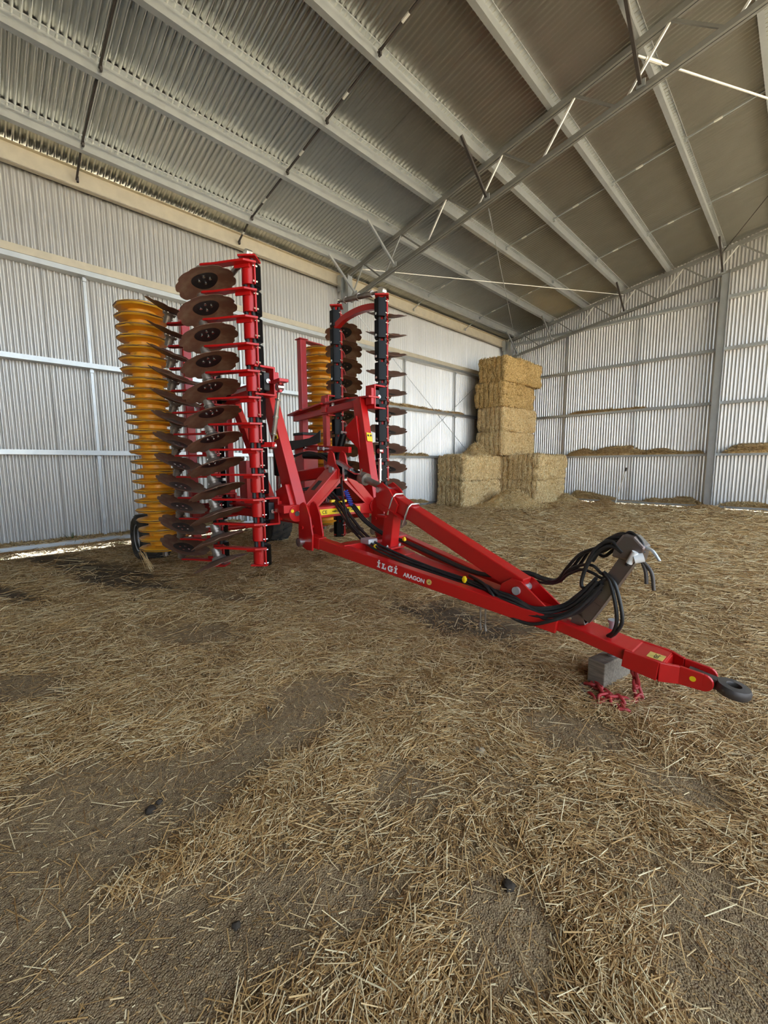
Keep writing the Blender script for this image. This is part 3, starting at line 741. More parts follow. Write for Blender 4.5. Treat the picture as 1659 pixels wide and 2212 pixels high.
mb = MB(); mb.box((-1.10, .42, 1.38), (.24, .24, 1.05)); tw = part(mb, 'frame_tower', RED, bevel=.01)
mb = MB(); mb.box((-1.10, .42, 1.92), (.26, .26, .035)); part(mb, 'tower_cap', 'black_rubber', tw, .006)
mb = MB(); mb.box((-1.10, -.42, 1.20), (.22, .22, .7)); part(mb, 'frame_tower', RED, bevel=.01)
mb = MB(); mb.bar((-1.04, .36, 1.735), (-.10, .42, 1.675), .05, .075); lk = part(mb, 'lock_link', RED, bevel=.004)
for x in (-.97, -.62, -.50): 
    mb = MB(); mb.cyl((x, .30, 1.735 - .064 * (x + 1.04)), (x, .45, 1.735 - .064 * (x + 1.04)), .024, 14); part(mb, 'link_pin', STL, lk, smooth=40)
mb = MB(); mb.prism([(-1.55, .25, 1.72), (-1.3, .25, 1.69), (-.95, .25, 1.73), (-.62, .25, 1.76), (-.50, .25, 1.78), (-.50, .25, 1.93), (-.60, .25, 1.88), (-.75, .25, 1.845), (-1.0, .25, 1.83), (-1.55, .25, 1.83)], (0, .012, 0)); part(mb, 'rubber_flap', 'black_rubber')
mb = MB(); mb.cyl((-.95, .30, 1.62), (-.35, .33, 1.60), .045, 16); part(mb, 'lock_ram', BLK, smooth=40)
# CE plate with lettering
mb = MB(); mb.box((.283, -.03, .985), (.005, .56, .062)); ce = part(mb, 'type_plate', 'sticker_yellow')
def text_mesh(body, size, mname, parent, M, ext=.0012, off=0.0, name='lettering'):
    cu = bpy.data.curves.new('t', 'FONT'); cu.body = body; cu.size = size; cu.extrude = ext; cu.offset = off
    o = bpy.data.objects.new('t', cu); COL.objects.link(o)
    dg = bpy.context.evaluated_depsgraph_get(); me = bpy.data.meshes.new_from_object(o.evaluated_get(dg))
    bpy.data.objects.remove(o); bpy.data.curves.remove(cu); me.name = name; me.materials.clear()
    me.transform(M); return link(name, me, mname, parent)
def frame_M(o, xa, ya):
    xa, ya = V(xa).normalized(), V(ya).normalized(); za = xa.cross(ya); ya = za.cross(xa)
    return Matrix(((xa[0], ya[0], za[0], o[0]), (xa[1], ya[1], za[1], o[1]), (xa[2], ya[2], za[2], o[2]), (0, 0, 0, 1)))
text_mesh('CE', .055, 'sticker_black', ce, frame_M((.287, -.28, .966), (0, 1, 0), (0, 0, 1)))
text_mesh('LPWK 51', .030, 'sticker_black', ce, frame_M((.287, -.15, .974), (0, 1, 0), (0, 0, 1)), name='small_print') if False else None
mb = MB()
for k in range(9): mb.box((.2875, -.14 + k * .018, .985), (.002, .010, .012 + .006 * (k % 3)))
mb.box((.2875, .07, .985), (.002, .03, .03)); mb.box((.2875, .15, .985), (.002, .06, .010)); part(mb, 'small_print', 'sticker_black', ce)

# drawbar
def zr(x): return .706 - .138 * (x - .58)
def zbx(x): return .410 - .16 * (x - 2.775)
for s in (-1, 1):
    mb = MB(); mb.bar((.40, s * .50, zr(.40)), (2.80, s * .085, zr(2.80)), .09, .105); rail = part(mb, 'drawbar_rail', RED, bevel=.008)
    if s < 0: RAIL = rail
    mb = MB(); mb.bar((.40, s * .50, zr(.40)), (.56, s * .472, zr(.56)), .10, .118); part(mb, 'rail_sleeve', RED, rail, .004)
    for dy in (-.062, .062):
        mb = MB(); pl = [(.27, .76), (.34, .66), (.42, .635), (.52, .64), (.53, .80), (.49, .98), (.43, 1.09), (.37, 1.12), (.32, 1.10), (.285, 1.02)]
        mb.prism([(x, s * .50 + dy - .009, z) for x, z in pl], (0, .018, 0)); part(mb, 'hitch_lug', RED, bevel=.004)
    mb = MB(); mb.cyl((.36, s * .50 - .11, .715), (.36, s * .50 + .11, .715), .034, 18); mb.cyl((.36, s * .50 - .13, .715), (.36, s * .50 - .10, .715), .046, 18); part(mb, 'hitch_pin', STL, smooth=40)
    mb = MB(); mb.cyl((.36, s * .50 - .085, .86), (.36, s * .50 + .085, .86), .016, 12); part(mb, 'lug_bolt', RED, smooth=40)
mb = MB(); mb.bar((.80, -.43, zr(.80)), (.80, .43, zr(.80)), .14, .10); part(mb, 'drawbar_cross', RED, bevel=.006)
mb = MB(); mb.prism([(.75, -.22, .712), (.95, -.13, .69), (1.3, -.10, .645), (1.3, .10, .645), (.95, .13, .69), (.75, .22, .712)], (0, 0, -.09)); mb.bar((1.25, 0, .600), (2.70, 0, .424), .20, .09); part(mb, 'center_beam', RED, bevel=.006)
mb = MB(); mb.bar((2.45, 0, .455), (3.26, 0, zbx(3.26)), .21, .078); cb = part(mb, 'hitch_beam', RED, bevel=.010)
mb = MB()
for s in (-1, 1):
    zf = .322
    seg = [((3.215, s * .114, .322), .105), ((3.40, s * .114, .305), .115), ((3.49, s * .066, .302), .105), ((3.60, s * .060, .298), .095)]
    for (a, ha), (b, hb) in zip(seg[:-1], seg[1:]): mb.bar(a, b, .022, ha, h2=hb)
    mb.cyl((3.60, s * .049, .298), (3.60, s * .071, .298), .0475, 20)
mb.bar((3.22, 0, .364), (3.42, 0, .350), .212, .014); mb.bar((3.22, 0, .276), (3.42, 0, .262), .21, .014); mb.box((3.42, 0, .305), (.014, .20, .09))
nose = part(mb, 'hitch_nose', RED, bevel=.004)
mb = MB(); mb.bar((3.33, -.045, .3648), (3.41, -.045, .3592), .085, .003); ks = part(mb, 'hitch_sticker', 'sticker_tan', nose)
for q, dx in enumerate((-.028, -.012)):
    pass
text_mesh('KEÇ', .034, 'sticker_black', ks, frame_M((3.385, -.080, .3635), (0, 1, 0), (-1, 0, .07)), .0006, name='sticker_print')
mb = MB(); mb.cyl((3.555, -.0715, .305), (3.555, -.0760, .305), .015, 16); part(mb, 'grease_sticker', 'sticker_yellow', nose, smooth=40)
mb = MB(); mb.bar((3.52, 0, .300), (3.66, 0, .288), .075, .06, w2=.05, h2=.055)
ringM = Matrix.Translation((3.72, 0, .282)).to_4x4(); 
mb.lathe([(.030, -.020), (.034, -.028), (.072, -.026), (.080, -.012), (.080, .012), (.072, .026), (.034, .028), (.030, .020)], 28, ringM @ Matrix.Rotation(math.radians(9), 4, 'Y')); part(mb, 'towing_eye', 'dark_steel', smooth=35)
# upper tube, its lugs, post and U-bolts
mb = MB(); mb.bar((1.00, 0, 1.195), (2.50, 0, .590), .12, .135); tt = part(mb, 'upper_tube', RED, bevel=.010)
for s in (-1, 1):
    mb = MB(); mb.prism([(x, s * .066, z) for x, z in ((.93, 1.20), (.95, 1.29), (1.02, 1.32), (1.12, 1.26), (1.24, 1.12), (1.20, 1.02), (1.02, 1.04), (.95, 1.08))], (0, s * .016, 0)); part(mb, 'tube_lug', RED, tt, .003)
    mb = MB(); mb.prism([(x, s * .075, z) for x, z in ((2.32, .46), (2.36, .60), (2.44, .655), (2.52, .645), (2.58, .60), (2.80, .44))], (0, s * .018, 0)); part(mb, 'foot_lug', RED, tt, .003)
mb = MB(); mb.cyl((.99, -.11, 1.25), (.99, .11, 1.25), .028, 16); part(mb, 'tube_pin', STL, tt, smooth=40)
mb = MB(); mb.cyl((2.49, -.115, .575), (2.49, .115, .575), .030, 16); part(mb, 'foot_pin', 'rim_steel', tt, smooth=40)
mb = MB(); mb.bar((1.10, 0, 1.06), (1.04, 0, .66), .11, .13, up=(1, 0, 0)); po = part(mb, 'support_post', RED, bevel=.008)
mb = MB(); mb.bar((1.02, 0, 1.105), (1.32, 0, .985), .19, .014); mb.box((1.04, 0, .685), (.24, .19, .014)); mb.box((1.0, 0, .99), (.12, .16, .02)); part(mb, 'post_plate', RED, po, .002)
td = Vector((1.5, 0, -.605)).normalized(); tu = Vector((.605, 0, 1.5)).normalized()
for t_ in (.10, .30):
    c_ = Vector((1.0, 0, 1.195)) + td * t_ * 1.1 + td * .05
    P_ = [c_ + V(0, -.076, 0) - tu * .13, c_ + V(0, -.076, 0) + tu * .055, c_ + V(0, -.05, 0) + tu * .083, c_ + V(0, .05, 0) + tu * .083, c_ + V(0, .076, 0) + tu * .055, c_ + V(0, .076, 0) - tu * .13]
    mb = MB(); mb.tube(P_, .011, 8); part(mb, 'u_bolt', STL, po, smooth=60)
for x in (.99, 1.10):
    mb = MB()
    for yy in (-.085, .085): mb.cyl((x, yy, .54), (x, yy, .715), .010, 8); mb.cyl((x, yy, .69), (x, yy, .705), .018, 6)
    mb.cyl((x, -.085, .545), (x, .085, .545), .010, 8); part(mb, 'u_bolt', STL, po, smooth=40)
mb = MB(); mb.cyl((.25, 0, 1.45), (.68, 0, 1.345), .056, 20); tr = part(mb, 'top_ram', BLK, smooth=40)
mb = MB(); mb.cyl((.62, 0, 1.36), (.70, 0, 1.34), .066, 20); mb.cyl((.70, 0, 1.34), (.99, 0, 1.255), .034, 18); part(mb, 'ram_rod', 'worn_steel', tr, smooth=40)
mb = MB(); mb.bar((.27, -.055, 1.53), (.52, -.055, 1.44), .05, .035); mb.tube([(.50, -.08, 1.44), (.62, -.085, 1.40), (.70, -.085, 1.40), (.73, -.085, 1.45)], .010, 8); mb.box((.40, -.055, 1.40), (.035, .035, .15)); part(mb, 'transport_lock', STL, tr, smooth=40)
# lettering on the near rail
ra, rb = V(.40, -.50, zr(.40)), V(2.80, -.085, zr(2.80)); rd = (rb - ra).normalized(); ro = V(rd.y, -rd.x, 0).normalized()
def rail_M(x, dz):
    t = (x - .40) / 2.40; p = ra.lerp(rb, t) + ro * .0455; up = ro.cross(rd) * -1
    if up.z < 0: up = -up
    return frame_M(p + up * dz, rd, up)
def slab_letters(parent):
    """four slab-serif capitals with dots, cut from flat strokes"""
    mb = MB(); x = 0.0; h = .050; t = .0012
    def st(x0, y0, x1, y1): mb.box(((x0 + x1) / 2, (y0 + y1) / 2, t / 2), (x1 - x0, y1 - y0, t))
    def I(x): st(x, 0, x + .034, .010); st(x, h - .010, x + .034, h); st(x + .009, 0, x + .025, h); mb.cyl((x + .017, h + .012, 0), (x + .017, h + .012, t), .008, 12)
    I(0)
    x = .052; st(x, 0, x + .048, .010); st(x, h - .010, x + .032, h); st(x + .008, 0, x + .023, h); st(x + .038, 0, x + .048, .022)
    cx, cy, ro_, ri = .145, .025, .027, .014
    a0, a1 = math.radians(38), math.radians(330); n = 18
    P = [(cx + ro_ * .95 * math.cos(a0 + (a1 - a0) * k / n), cy + ro_ * math.sin(a0 + (a1 - a0) * k / n)) for k in range(n + 1)] 
    Q = [(cx + ri * .95 * math.cos(a0 + (a1 - a0) * k / n), cy + ri * math.sin(a0 + (a1 - a0) * k / n)) for k in range(n + 1)]
    for k in range(n): mb.prism([(*P[k], 0), (*P[k + 1], 0), (*Q[k + 1], 0), (*Q[k], 0)], (0, 0, t))
    st(cx + .004, .020, cx + .031, .029); st(cx + .013, .0, cx + .024, .025); st(cx + .017, .036, cx + .024, .052)
    I(.188)
    me = mb.mesh('maker_lettering'); me.transform(rail_M(1.285, -.022)); link('maker_lettering', me, 'white_print', parent)
slab_letters(RAIL)
text_mesh('ARAGON', .050, 'white_print', RAIL, rail_M(1.565, -.022), .0008, .0010, name='model_lettering')
mb = MB(); mb.cyl((0, 0, 0), (0, 0, .002), .024, 24); me = mb.mesh('round_sticker'); me.transform(rail_M(1.815, .004)); link('round_sticker', me, 'sticker_tan', RAIL)
mb = MB()
for k in range(3): 
    a = k * 2.1; mb.bar((-.010 + .01 * k, -.008, .0022), (.010 - .006 * k, .010 - .004 * k, .0022), .004, .001)
me = mb.mesh('sticker_print'); me.transform(rail_M(1.815, .004)); link('sticker_print', me, 'timber', RAIL)
# parking pins hanging under the drawbar
for dx in (0.0, .045):
    mb = MB(); mb.tube([(2.20 + dx, -.12, .42), (2.20 + dx, -.12, .24)], .007, 6); mb.cyl((2.195 + dx, -.12, .25), (2.205 + dx, -.12, .20), .012, 8); part(mb, 'parking_pin', 'worn_steel', smooth=40)
# hose stand
mb = MB(); sp = [V(2.84, 0, .445), V(2.95, 0, .475), V(3.02, 0, .60), V(3.205, 0, .95)]
for a, b in zip(sp[:-1], sp[1:]):
    d = (b - a).normalized(); n2 = V(-d.z, 0, d.x)
    mb.bar(a, b, .010, .10, up=n2) if False else None
    for s in (-1, 1): mb.bar(a + V(0, s * .046, 0), b + V(0, s * .046, 0), .008, .085, up=n2)
    mb.bar(a - n2 * .038, b - n2 * .038, .10, .008, up=n2)
hs = part(mb, 'hose_stand', 'stand_steel', bevel=.002)
mb = MB(); mb.cyl((2.855, -.055, .455), (2.855, .055, .455), .020, 12); part(mb, 'stand_pin', STL, hs, smooth=40)
mb = MB(); hd = V(3.20, 0, .95)
mb.prism([(3.10, -.065, .92), (3.26, -.065, .90), (3.28, -.065, 1.0), (3.22, -.065, 1.06), (3.16, -.065, 1.07), (3.12, -.065, 1.01)], (0, .13, 0)); part(mb, 'stand_head', 'stand_steel', hs, .012)
mb = MB(); mb.cyl((3.23, -.08, .93), (3.275, -.06, .945), .028, 12); mb.cyl((3.235, -.08, .975), (3.205, -.08, .90), .018, 10); part(mb, 'coupler', 'white_print', hs, smooth=50)
mb = MB(); mb.tube(spline([(3.27, -.03, 1.0), (3.31, -.03, .985), (3.35, -.03, .93)], 4), .009, 8); part(mb, 'coupler_lever', 'rim_steel', hs, smooth=50)
# hoses
def hose(pts, r=.0115, m='hose_rubber', nm='hydraulic_hose'):
    mb = MB(); mb.tube(spline(pts, 6), r, 8); return part(mb, nm, m, smooth=60)
base = [(-.75, .15, 1.16), (-.30, .05, 1.20), (-.02, .0, 1.17), (.17, -.02, 1.085), (.32, -.05, 1.02), (.50, -.08, .90), (.76, -.13, .775), (1.02, -.17, .700), (1.32, -.13, .625), (1.66, -.10, .570), (2.02, -.09, .535), (2.28, -.12, .515), (2.50, -.14, .50)]
ends = [[(2.70, -.13, .455), (2.86, -.07, .50), (2.96, -.07, .60), (3.04, -.07, .72)],
        [(2.68, -.13, .47), (2.84, -.07, .52), (2.95, -.075, .63), (3.03, -.07, .75)],
        [(2.66, -.12, .48), (2.82, -.06, .53), (2.93, -.07, .64), (3.02, -.06, .77)],
        [(2.72, -.14, .44), (2.88, -.08, .49), (2.98, -.075, .59), (3.05, -.065, .70)],
        [(2.64, -.12, .49), (2.80, -.06, .53), (2.9, -.06, .62), (3.0, -.05, .74)]]
for j in range(5):
    o = [((j - 2) * .004, (j - 2) * .022 * (1 if i < 9 else .5), (j % 2) * .016 + .004 * j) for i in range(len(base))]
    hose([tuple(b[k] + o[i][k] for k in range(3)) for i, b in enumerate(base)] + ends[j])
for j in range(3):   # pair passing the far side of the post
    q = j * .024
    hose([(.30, .10 + q, 1.04), (.55, .08 + q, .88), (.85, .09 + q, .765), (1.15, .11 + q, .72), (1.5, .10 + q, .655), (1.9, .06 + q, .595), (2.2, .03 + q, .60), (2.42, .11 + q, .655), (2.58, .11 + q, .635), (2.70, .08 + q, .66), (2.79 + q, .05 + q, .78), (2.88 + q, .03 + q, .89 + q * .6), (3.02, .0 + q, .965 - q * 1.5), (3.10, -.02 + q, 1.015 - q), (3.15, -.02 + q, .98), (3.165, -.02 + q, .90)])
hose([(2.02, -.02, .58), (2.22, -.12, .575), (2.32, -.16, .53), (2.40, -.17, .45), (2.50, -.17, .395), (2.64, -.17, .385), (2.78, -.17, .445), (2.90, -.12, .52), (3.0, -.08, .64), (3.06, -.07, .74)], .0125)
hose([(2.10, -.06, .57), (2.3, -.13, .555), (2.46, -.15, .485), (2.62, -.15, .44), (2.80, -.12, .475), (2.92, -.08, .56), (3.02, -.07, .70)], .012)
for q in (0, .03):
    hose([(2.40, .10, .63), (2.60, .10, .615), (2.72, .08, .655), (2.80, .03, .76 - q), (2.90, .0, .82 - q), (2.98, -.02, .835 - q * 1.6), (3.04, -.04, .80 - q), (3.09, -.05, .785)], .0105)
    hose([(3.16, -.06, .955), (3.09, -.05, .985 + q), (3.01, -.04, .935 + q), (2.955, -.045, .84 + q * .6), (2.925, -.05, .72), (2.95, -.055, .685), (3.02, -.055, .725), (3.08, -.05, .78)], .012)
    hose([(3.06, -.055, .815), (3.105 + q * .8, -.075, .765), (3.145 + q, -.085, .64), (3.16 + q, -.085, .53), (3.14 + q * .5, -.07, .45), (3.10 + q * .5, -.04, .402)], .0115)
    hose([(3.12, .04, .90), (3.14, .03, 1.0 + q), (3.18, .0, 1.06 + q * .5), (3.25, -.03, 1.03), (3.27, -.05, .97)], .0105)
for q in (0, .02, .045): hose([(2.96, .07 - q, .90 - q), (3.04, .05 - q, 1.00), (3.12, .03 - q, 1.055 - q * .4), (3.19, -.01 - q * .5, 1.04 - q * .5), (3.205, -.05, .96), (3.19, -.06, .88)], .013)
for q in (0, .03): hose([(3.26, -.05, .93), (3.29 + q, -.06, .86), (3.30 + q * 1.3, -.065, .79 - q)], .011, 'dark_steel', 'coupler_tail')
for q in (0, .02):
    hose([(.28, .02, 1.42), (.34, -.05, 1.30), (.42 + q, -.10, 1.10), (.56 + q, -.15, .90), (.74 + q, -.17, .79)], .008)
    hose([(-.95, .0 + q, 1.42), (-.66, -.12, 1.40 + q), (-.42, -.24, 1.22), (-.30, -.28, 1.05), (-.28, -.3, .96)], .011)
    hose([(-.90, .1, 1.62 - q), (-.60, .15, 1.66), (-.30, .18, 1.58 - q), (-.12, .16, 1.42), (-.10, .12, 1.30)], .010)
# hose clamps, cover and spiral tie
for x, y, z in ((.20, -.08, 1.09), (.23, .06, 1.085), (.26, -.0, 1.075)):
    mb = MB(); mb.box((x, y, z), (.04, .055, .03)); part(mb, 'hose_clamp', 'sticker_yellow', bevel=.006)
for x, y, z in ((1.04, -.19, .70), (1.12, .13, .745), (2.05, -.13, .575)):
    mb = MB(); mb.box((x, y, z), (.022, .024, .055)); mb.box((x, y, z), (.032, .032, .030)); part(mb, 'hose_clamp', 'sticker_yellow', bevel=.006)
mb = MB(); mb.box((.92, -.165, .745), (.13, .12, .055)); part(mb, 'hose_sleeve', 'rim_steel', bevel=.012)
mb = MB(); mb.tube([(.42 + .012 * math.cos(k * .9) + .002 * k, -.06 + .03 * math.sin(k * .9), 1.22 - .0032 * k) for k in range(50)], .006, 6); part(mb, 'blue_tie', 'blue_plastic', smooth=60)
# wheels
def wheel(cy, s):
    prof = [(.20, -.18), (.24, -.22), (.31, -.23), (.352, -.195), (.362, -.09), (.364, 0), (.362, .09), (.352, .195), (.31, .23), (.24, .22), (.20, .18)]
    M = Matrix.Translation((-3.38, cy, .365)) @ Matrix.Rotation(PI / 2, 4, 'X'); mb = MB(); mb.lathe(prof, 44, M)
    ty = part(mb, 'tyre', 'tyre', smooth=40)
    mb = MB()
    for k in range(22):
        for sd in (-1, 1):
            a = 2 * PI * (k + (.5 if sd > 0 else 0)) / 22
            p0 = M @ Vector((.362 * math.cos(a), .362 * math.sin(a), sd * .005)); p1 = M @ Vector((.345 * math.cos(a + .16), .345 * math.sin(a + .16), sd * .20))
            mb.bar(p0, p1, .030, .034, up=(M.to_3x3() @ Vector((math.cos(a), math.sin(a), 0))))
    part(mb, 'tread_lugs', 'tyre', ty)
    mb = MB(); mb.lathe([(.20, -.19), (.215, -.20), (.205, -.16), (.17, -.11), (.06, -.10), (.02, -.12), (.02, .10), (.17, .11), (.205, .16), (.215, .20), (.20, .19)], 30, M, closed=False); part(mb, 'wheel_rim', 'rim_steel', ty, smooth=40)
for s in (-1, 1): wheel(s * 1.08, s)
mb = MB(); mb.cyl((-3.38, -.92, .365), (-3.38, .92, .365), .05, 16); part(mb, 'axle', RED, smooth=40)

mb = MB(); mb.cyl((3.07, .145, .44), (3.07, .145, .20), .026, 16); mb.cyl((3.07, .145, .435), (3.07, .145, .45), .034, 16); mb.box((3.07, .115, .36), (.06, .05, .06)); part(mb, 'parking_jack', 'rim_steel', smooth=40)

# ------------------------------------------------------------------ straw bales
def bale(name, label, x1, y0, z0, w, l, h, m, seed, yaw=0.0, group='big square straw bales in the corner stack', fuzz=6500):
    rg = np.random.default_rng(seed); nu, nv, nw = 34, 40, 20; rad = .10
    mb_v = []; mb_f = []
    def face(fn, a, b):
        o = len(mb_v)
        for j in range(b + 1):
            for i in range(a + 1): mb_v.append(fn(i / a, j / b))
        for j in range(b):
            for i in range(a): mb_f.append((o + j * (a + 1) + i, o + j * (a + 1) + i + 1, o + (j + 1) * (a + 1) + i + 1, o + (j + 1) * (a + 1) + i))
    W, L_, Hh = w / 2, l / 2, h / 2
    face(lambda u, v: (-W + w * u, -L_, -Hh + h * v), nu, nw); face(lambda u, v: (W - w * u, L_, -Hh + h * v), nu, nw)
    face(lambda u, v: (W, -L_ + l * u, -Hh + h * v), nv, nw); face(lambda u, v: (-W, L_ - l * u, -Hh + h * v), nv, nw)
    face(lambda u, v: (-W + w * u, -L_ + l * v, Hh), nu, nv); face(lambda u, v: (-W + w * u, L_ - l * v, -Hh), nu, nv)
    P = np.array(mb_v); core = np.clip(P, [-W + rad, -L_ + rad, -Hh + rad], [W - rad, L_ - rad, Hh - rad])
    d = P - core; nrm = d / (np.linalg.norm(d, axis=1, keepdims=True) + 1e-9); P = core + nrm * rad
    q = fbm(P[:, 0] * 1.0 + seed * 3.1 + P[:, 2] * 2.3, P[:, 1] + P[:, 2] * 1.7, 2.2, 3) - .5
    q2 = fbm(P[:, 0] + P[:, 1] * .7 + seed, P[:, 2] - P[:, 1] * .4, 14, 2) - .5
    P = P + nrm * (q * .15 + q2 * .06)[:, None]
    south = (nrm[:, 1] < -.5)
    P[:, 1] += np.where(south, .075 * np.abs(np.cos(PI * (P[:, 0] + .02 * np.sin(P[:, 2] * 9)) / .19)) ** 7, 0)
    P[:, 2] = np.clip(P[:, 2], -Hh, Hh + .03)
    me = bpy.data.meshes.new(name); me.from_pydata([tuple(p) for p in P], [], mb_f); me.update()
    import bmesh
    bm = bmesh.new(); bm.from_mesh(me); bmesh.ops.remove_doubles(bm, verts=bm.verts, dist=.003); bmesh.ops.recalc_face_normals(bm, faces=bm.faces); bm.to_mesh(me); bm.free()
    me.polygons.foreach_set('use_smooth', [True] * len(me.polygons))
    at = me.attributes.new('tone', 'FLOAT', 'POINT'); at.data.foreach_set('value', np.clip(rg.normal(.38, .2, len(me.vertices)), 0, 1).astype(np.float32))
    o = link(name, me, m); o.location = (x1 - W, y0 + L_, z0 + Hh); o.rotation_euler = (0, 0, yaw)
    tag(o, label, 'bale', group)
    # loose stalks on the faces one can see
    n = fuzz; fc = rg.choice(3, n, p=[.36, .54, .10]); u = rg.random(n); v = rg.random(n)
    Q = np.zeros((n, 3)); N = np.zeros((n, 3))
    s, e, t = fc == 0, fc == 1, fc == 2
    Q[s] = np.stack([-W + w * u[s], np.full(s.sum(), -L_), -Hh + h * v[s]], -1); N[s] = (0, -1, 0)
    Q[e] = np.stack([np.full(e.sum(), W), -L_ + l * u[e], -Hh + h * v[e]], -1); N[e] = (1, 0, 0)
    Q[t] = np.stack([-W + w * u[t], -L_ + l * v[t], np.full(t.sum(), Hh)], -1); N[t] = (0, 0, 1)
    core = np.clip(Q, [-W + rad, -L_ + rad, -Hh + rad], [W - rad, L_ - rad, Hh - rad]); dd = Q - core; nn = dd / (np.linalg.norm(dd, axis=1, keepdims=True) + 1e-9)
    Q = core + nn * rad; qq = fbm(Q[:, 0] + seed * 3.1 + Q[:, 2] * 2.3, Q[:, 1] + Q[:, 2] * 1.7, 2.2, 3) - .5; Q = Q + nn * (qq * .15 + .010)[:, None]
    gv = np.abs(np.cos(PI * (Q[:, 0] + .02 * np.sin(Q[:, 2] * 9)) / .19)) ** 7; Q[:, 1] += np.where(s, .065 * gv, 0)
    D = rg.normal(0, 1, (n, 3)); D[s, 2] *= 2.6; D -= nn * (np.sum(D * nn, 1) * .72)[:, None]
    f = ribbon_mesh('straw_fuzz', Q, D, nn + rg.normal(0, .3, (n, 3)), .04 + .13 * rg.random(n) ** 2, .008 + .008 * rg.random(n), np.clip(rg.normal(.58, .30, n), 0, 1), m)
    fo = link('straw_fuzz', f, None, o); fo['kind'] = 'stuff'
    return o
bale('straw_bale', 'bottom bale of the front left stack, ends dark and striped, long side pale', -8.05, 11.75, .0, 1.16, 2.4, .90, 'straw_bale', 1)
bale('straw_bale', 'upper bale of the two-high front left stack, against the long wall', -8.04, 11.73, .90, 1.18, 2.42, .89, 'straw_bale', 2, .008)
bale('straw_bale', 'bottom bale of the right-hand stack beside the end wall, behind loose straw', -6.66, 14.25, .0, 1.2, 2.4, .90, 'straw_bale', 3)
bale('straw_bale', 'upper bale of the two-high right-hand stack, nearest the end wall', -6.63, 14.22, .90, 1.2, 2.42, .90, 'straw_bale', 4, -.01)
bale('straw_bale', 'lowest bale of the tall tower, standing on the lower bales', -7.78, 13.75, 1.79, 1.15, 2.5, .88, 'straw_bale', 5, .01)
bale('straw_bale', 'second bale up in the tall tower of four', -7.74, 13.75, 2.67, 1.14, 2.5, .88, 'straw_bale', 6, -.015)
bale('straw_bale', 'third bale up in the tall tower, bulging over the one below', -7.76, 13.62, 3.55, 1.2, 2.5, .88, 'straw_gold', 7, .02)
bale('straw_bale', 'topmost golden bale of the tall tower in the shed corner', -7.66, 13.68, 4.43, 1.15, 2.7, .88, 'straw_gold', 8, -.02)
for k, (x1, y0, lb) in enumerate(((-7.86, 14.25, 'mostly hidden bale under the tall tower, between the two low stacks'),)):
    bale('straw_bale', lb, x1, y0, .0, 1.15, 2.4, 1.79, 'straw_bale', 20 + k, fuzz=7000)

# ------------------------------------------------------------------ straw piles and ledge straw
def pile(name, label, cx, cy, z0, rx, ry, h, seed, m='straw_floor', n=1600, yaw=0.0, pw=1.3):
    n = n * 3; rg = np.random.default_rng(seed); nr, na = 14, 40; v = [(0, 0, h)]; f = []
    rr = lambda r, a: 1 + .22 * (vnoise(np.cos(a) * 1.5 + seed, np.sin(a) * 1.5, 1.0) - .5)
    hz = lambda r: h * (.5 + .5 * np.cos(np.clip(r, 0, 1) * PI)) ** pw
    for i in range(1, nr + 1):
        for k in range(na):
            a = 2 * PI * k / na; r = i / nr; s = float(rr(r, a)); x = rx * r * s * math.cos(a); y = ry * r * s * math.sin(a)
            v.append((x, y, float(hz(r)) + (float(fbm(x + seed, y, 5, 2)) - .5) * h * .35 * (1 - r) - .01 * (r > .99)))
    f += [(0, 1 + k, 1 + (k + 1) % na) for k in range(na)]
    for i in range(nr - 1):
        for k in range(na): f.append((1 + i * na + k, 1 + (i + 1) * na + k, 1 + (i + 1) * na + (k + 1) % na, 1 + i * na + (k + 1) % na))
    mb = MB(); mb.add(v, f); me = mb.mesh(name, 80)
    at = me.attributes.new('tone', 'FLOAT', 'POINT'); at.data.foreach_set('value', np.clip(rg.normal(.38, .2, len(me.vertices)), 0, 1).astype(np.float32))
    o = link(name, me, m); o.location = (cx, cy, z0); o.rotation_euler = (0, 0, yaw); tag(o, label, 'straw pile', kind='stuff')
    r = np.sqrt(rg.random(n)); a = rg.random(n) * 2 * PI; x = rx * r * np.cos(a); y = ry * r * np.sin(a)
    z = hz(r) + (fbm(x + seed, y, 5, 2) - .5) * h * .35 * (1 - r) + .012 + .03 * rg.random(n) * (1 - r * .6)
    D = rg.normal(0, 1, (n, 3)); D[:, 2] *= .3; D[:, 2] -= .9 * h / max(rx, ry) * (D[:, 0] * np.cos(a) + D[:, 1] * np.sin(a)) * np.sin(r * PI)
    N = np.stack([rg.normal(0, .4, n), rg.normal(0, .4, n), np.ones(n)], -1)
    q = link('straw_fuzz', ribbon_mesh('straw_fuzz', np.stack([x, y, z], -1), D, N, .05 + .18 * rg.random(n) ** 2, .008 + .008 * rg.random(n), np.clip(rg.normal(.55, .26, n), 0, 1), m), None, o); q['kind'] = 'stuff'
    return o
pile('straw_pile', 'loose straw heap spilled between the two low bale stacks', -7.15, 13.35, 0, 1.25, 1.5, .55, 31, 'straw_bale', n=3500)
pile('straw_pile', 'straw heap sliding down behind the front left stack against the tower', -8.65, 13.35, 1.76, .62, .9, .42, 32, 'straw_bale', 1500)
pile('straw_pile', 'low straw drift at the foot of the end-wall post', -2.1, 16.25, 0, .75, .4, .13, 33, n=700)
pile('straw_pile', 'small brown straw mound by the gap under the end wall', -5.1, 16.5, 0, .4, .25, .14, 34, n=400)
pile('straw_pile', 'straw slope at the right foot of the right-hand stack', -6.45, 16.3, 0, .7, .5, .28, 35, 'straw_bale', n=800)

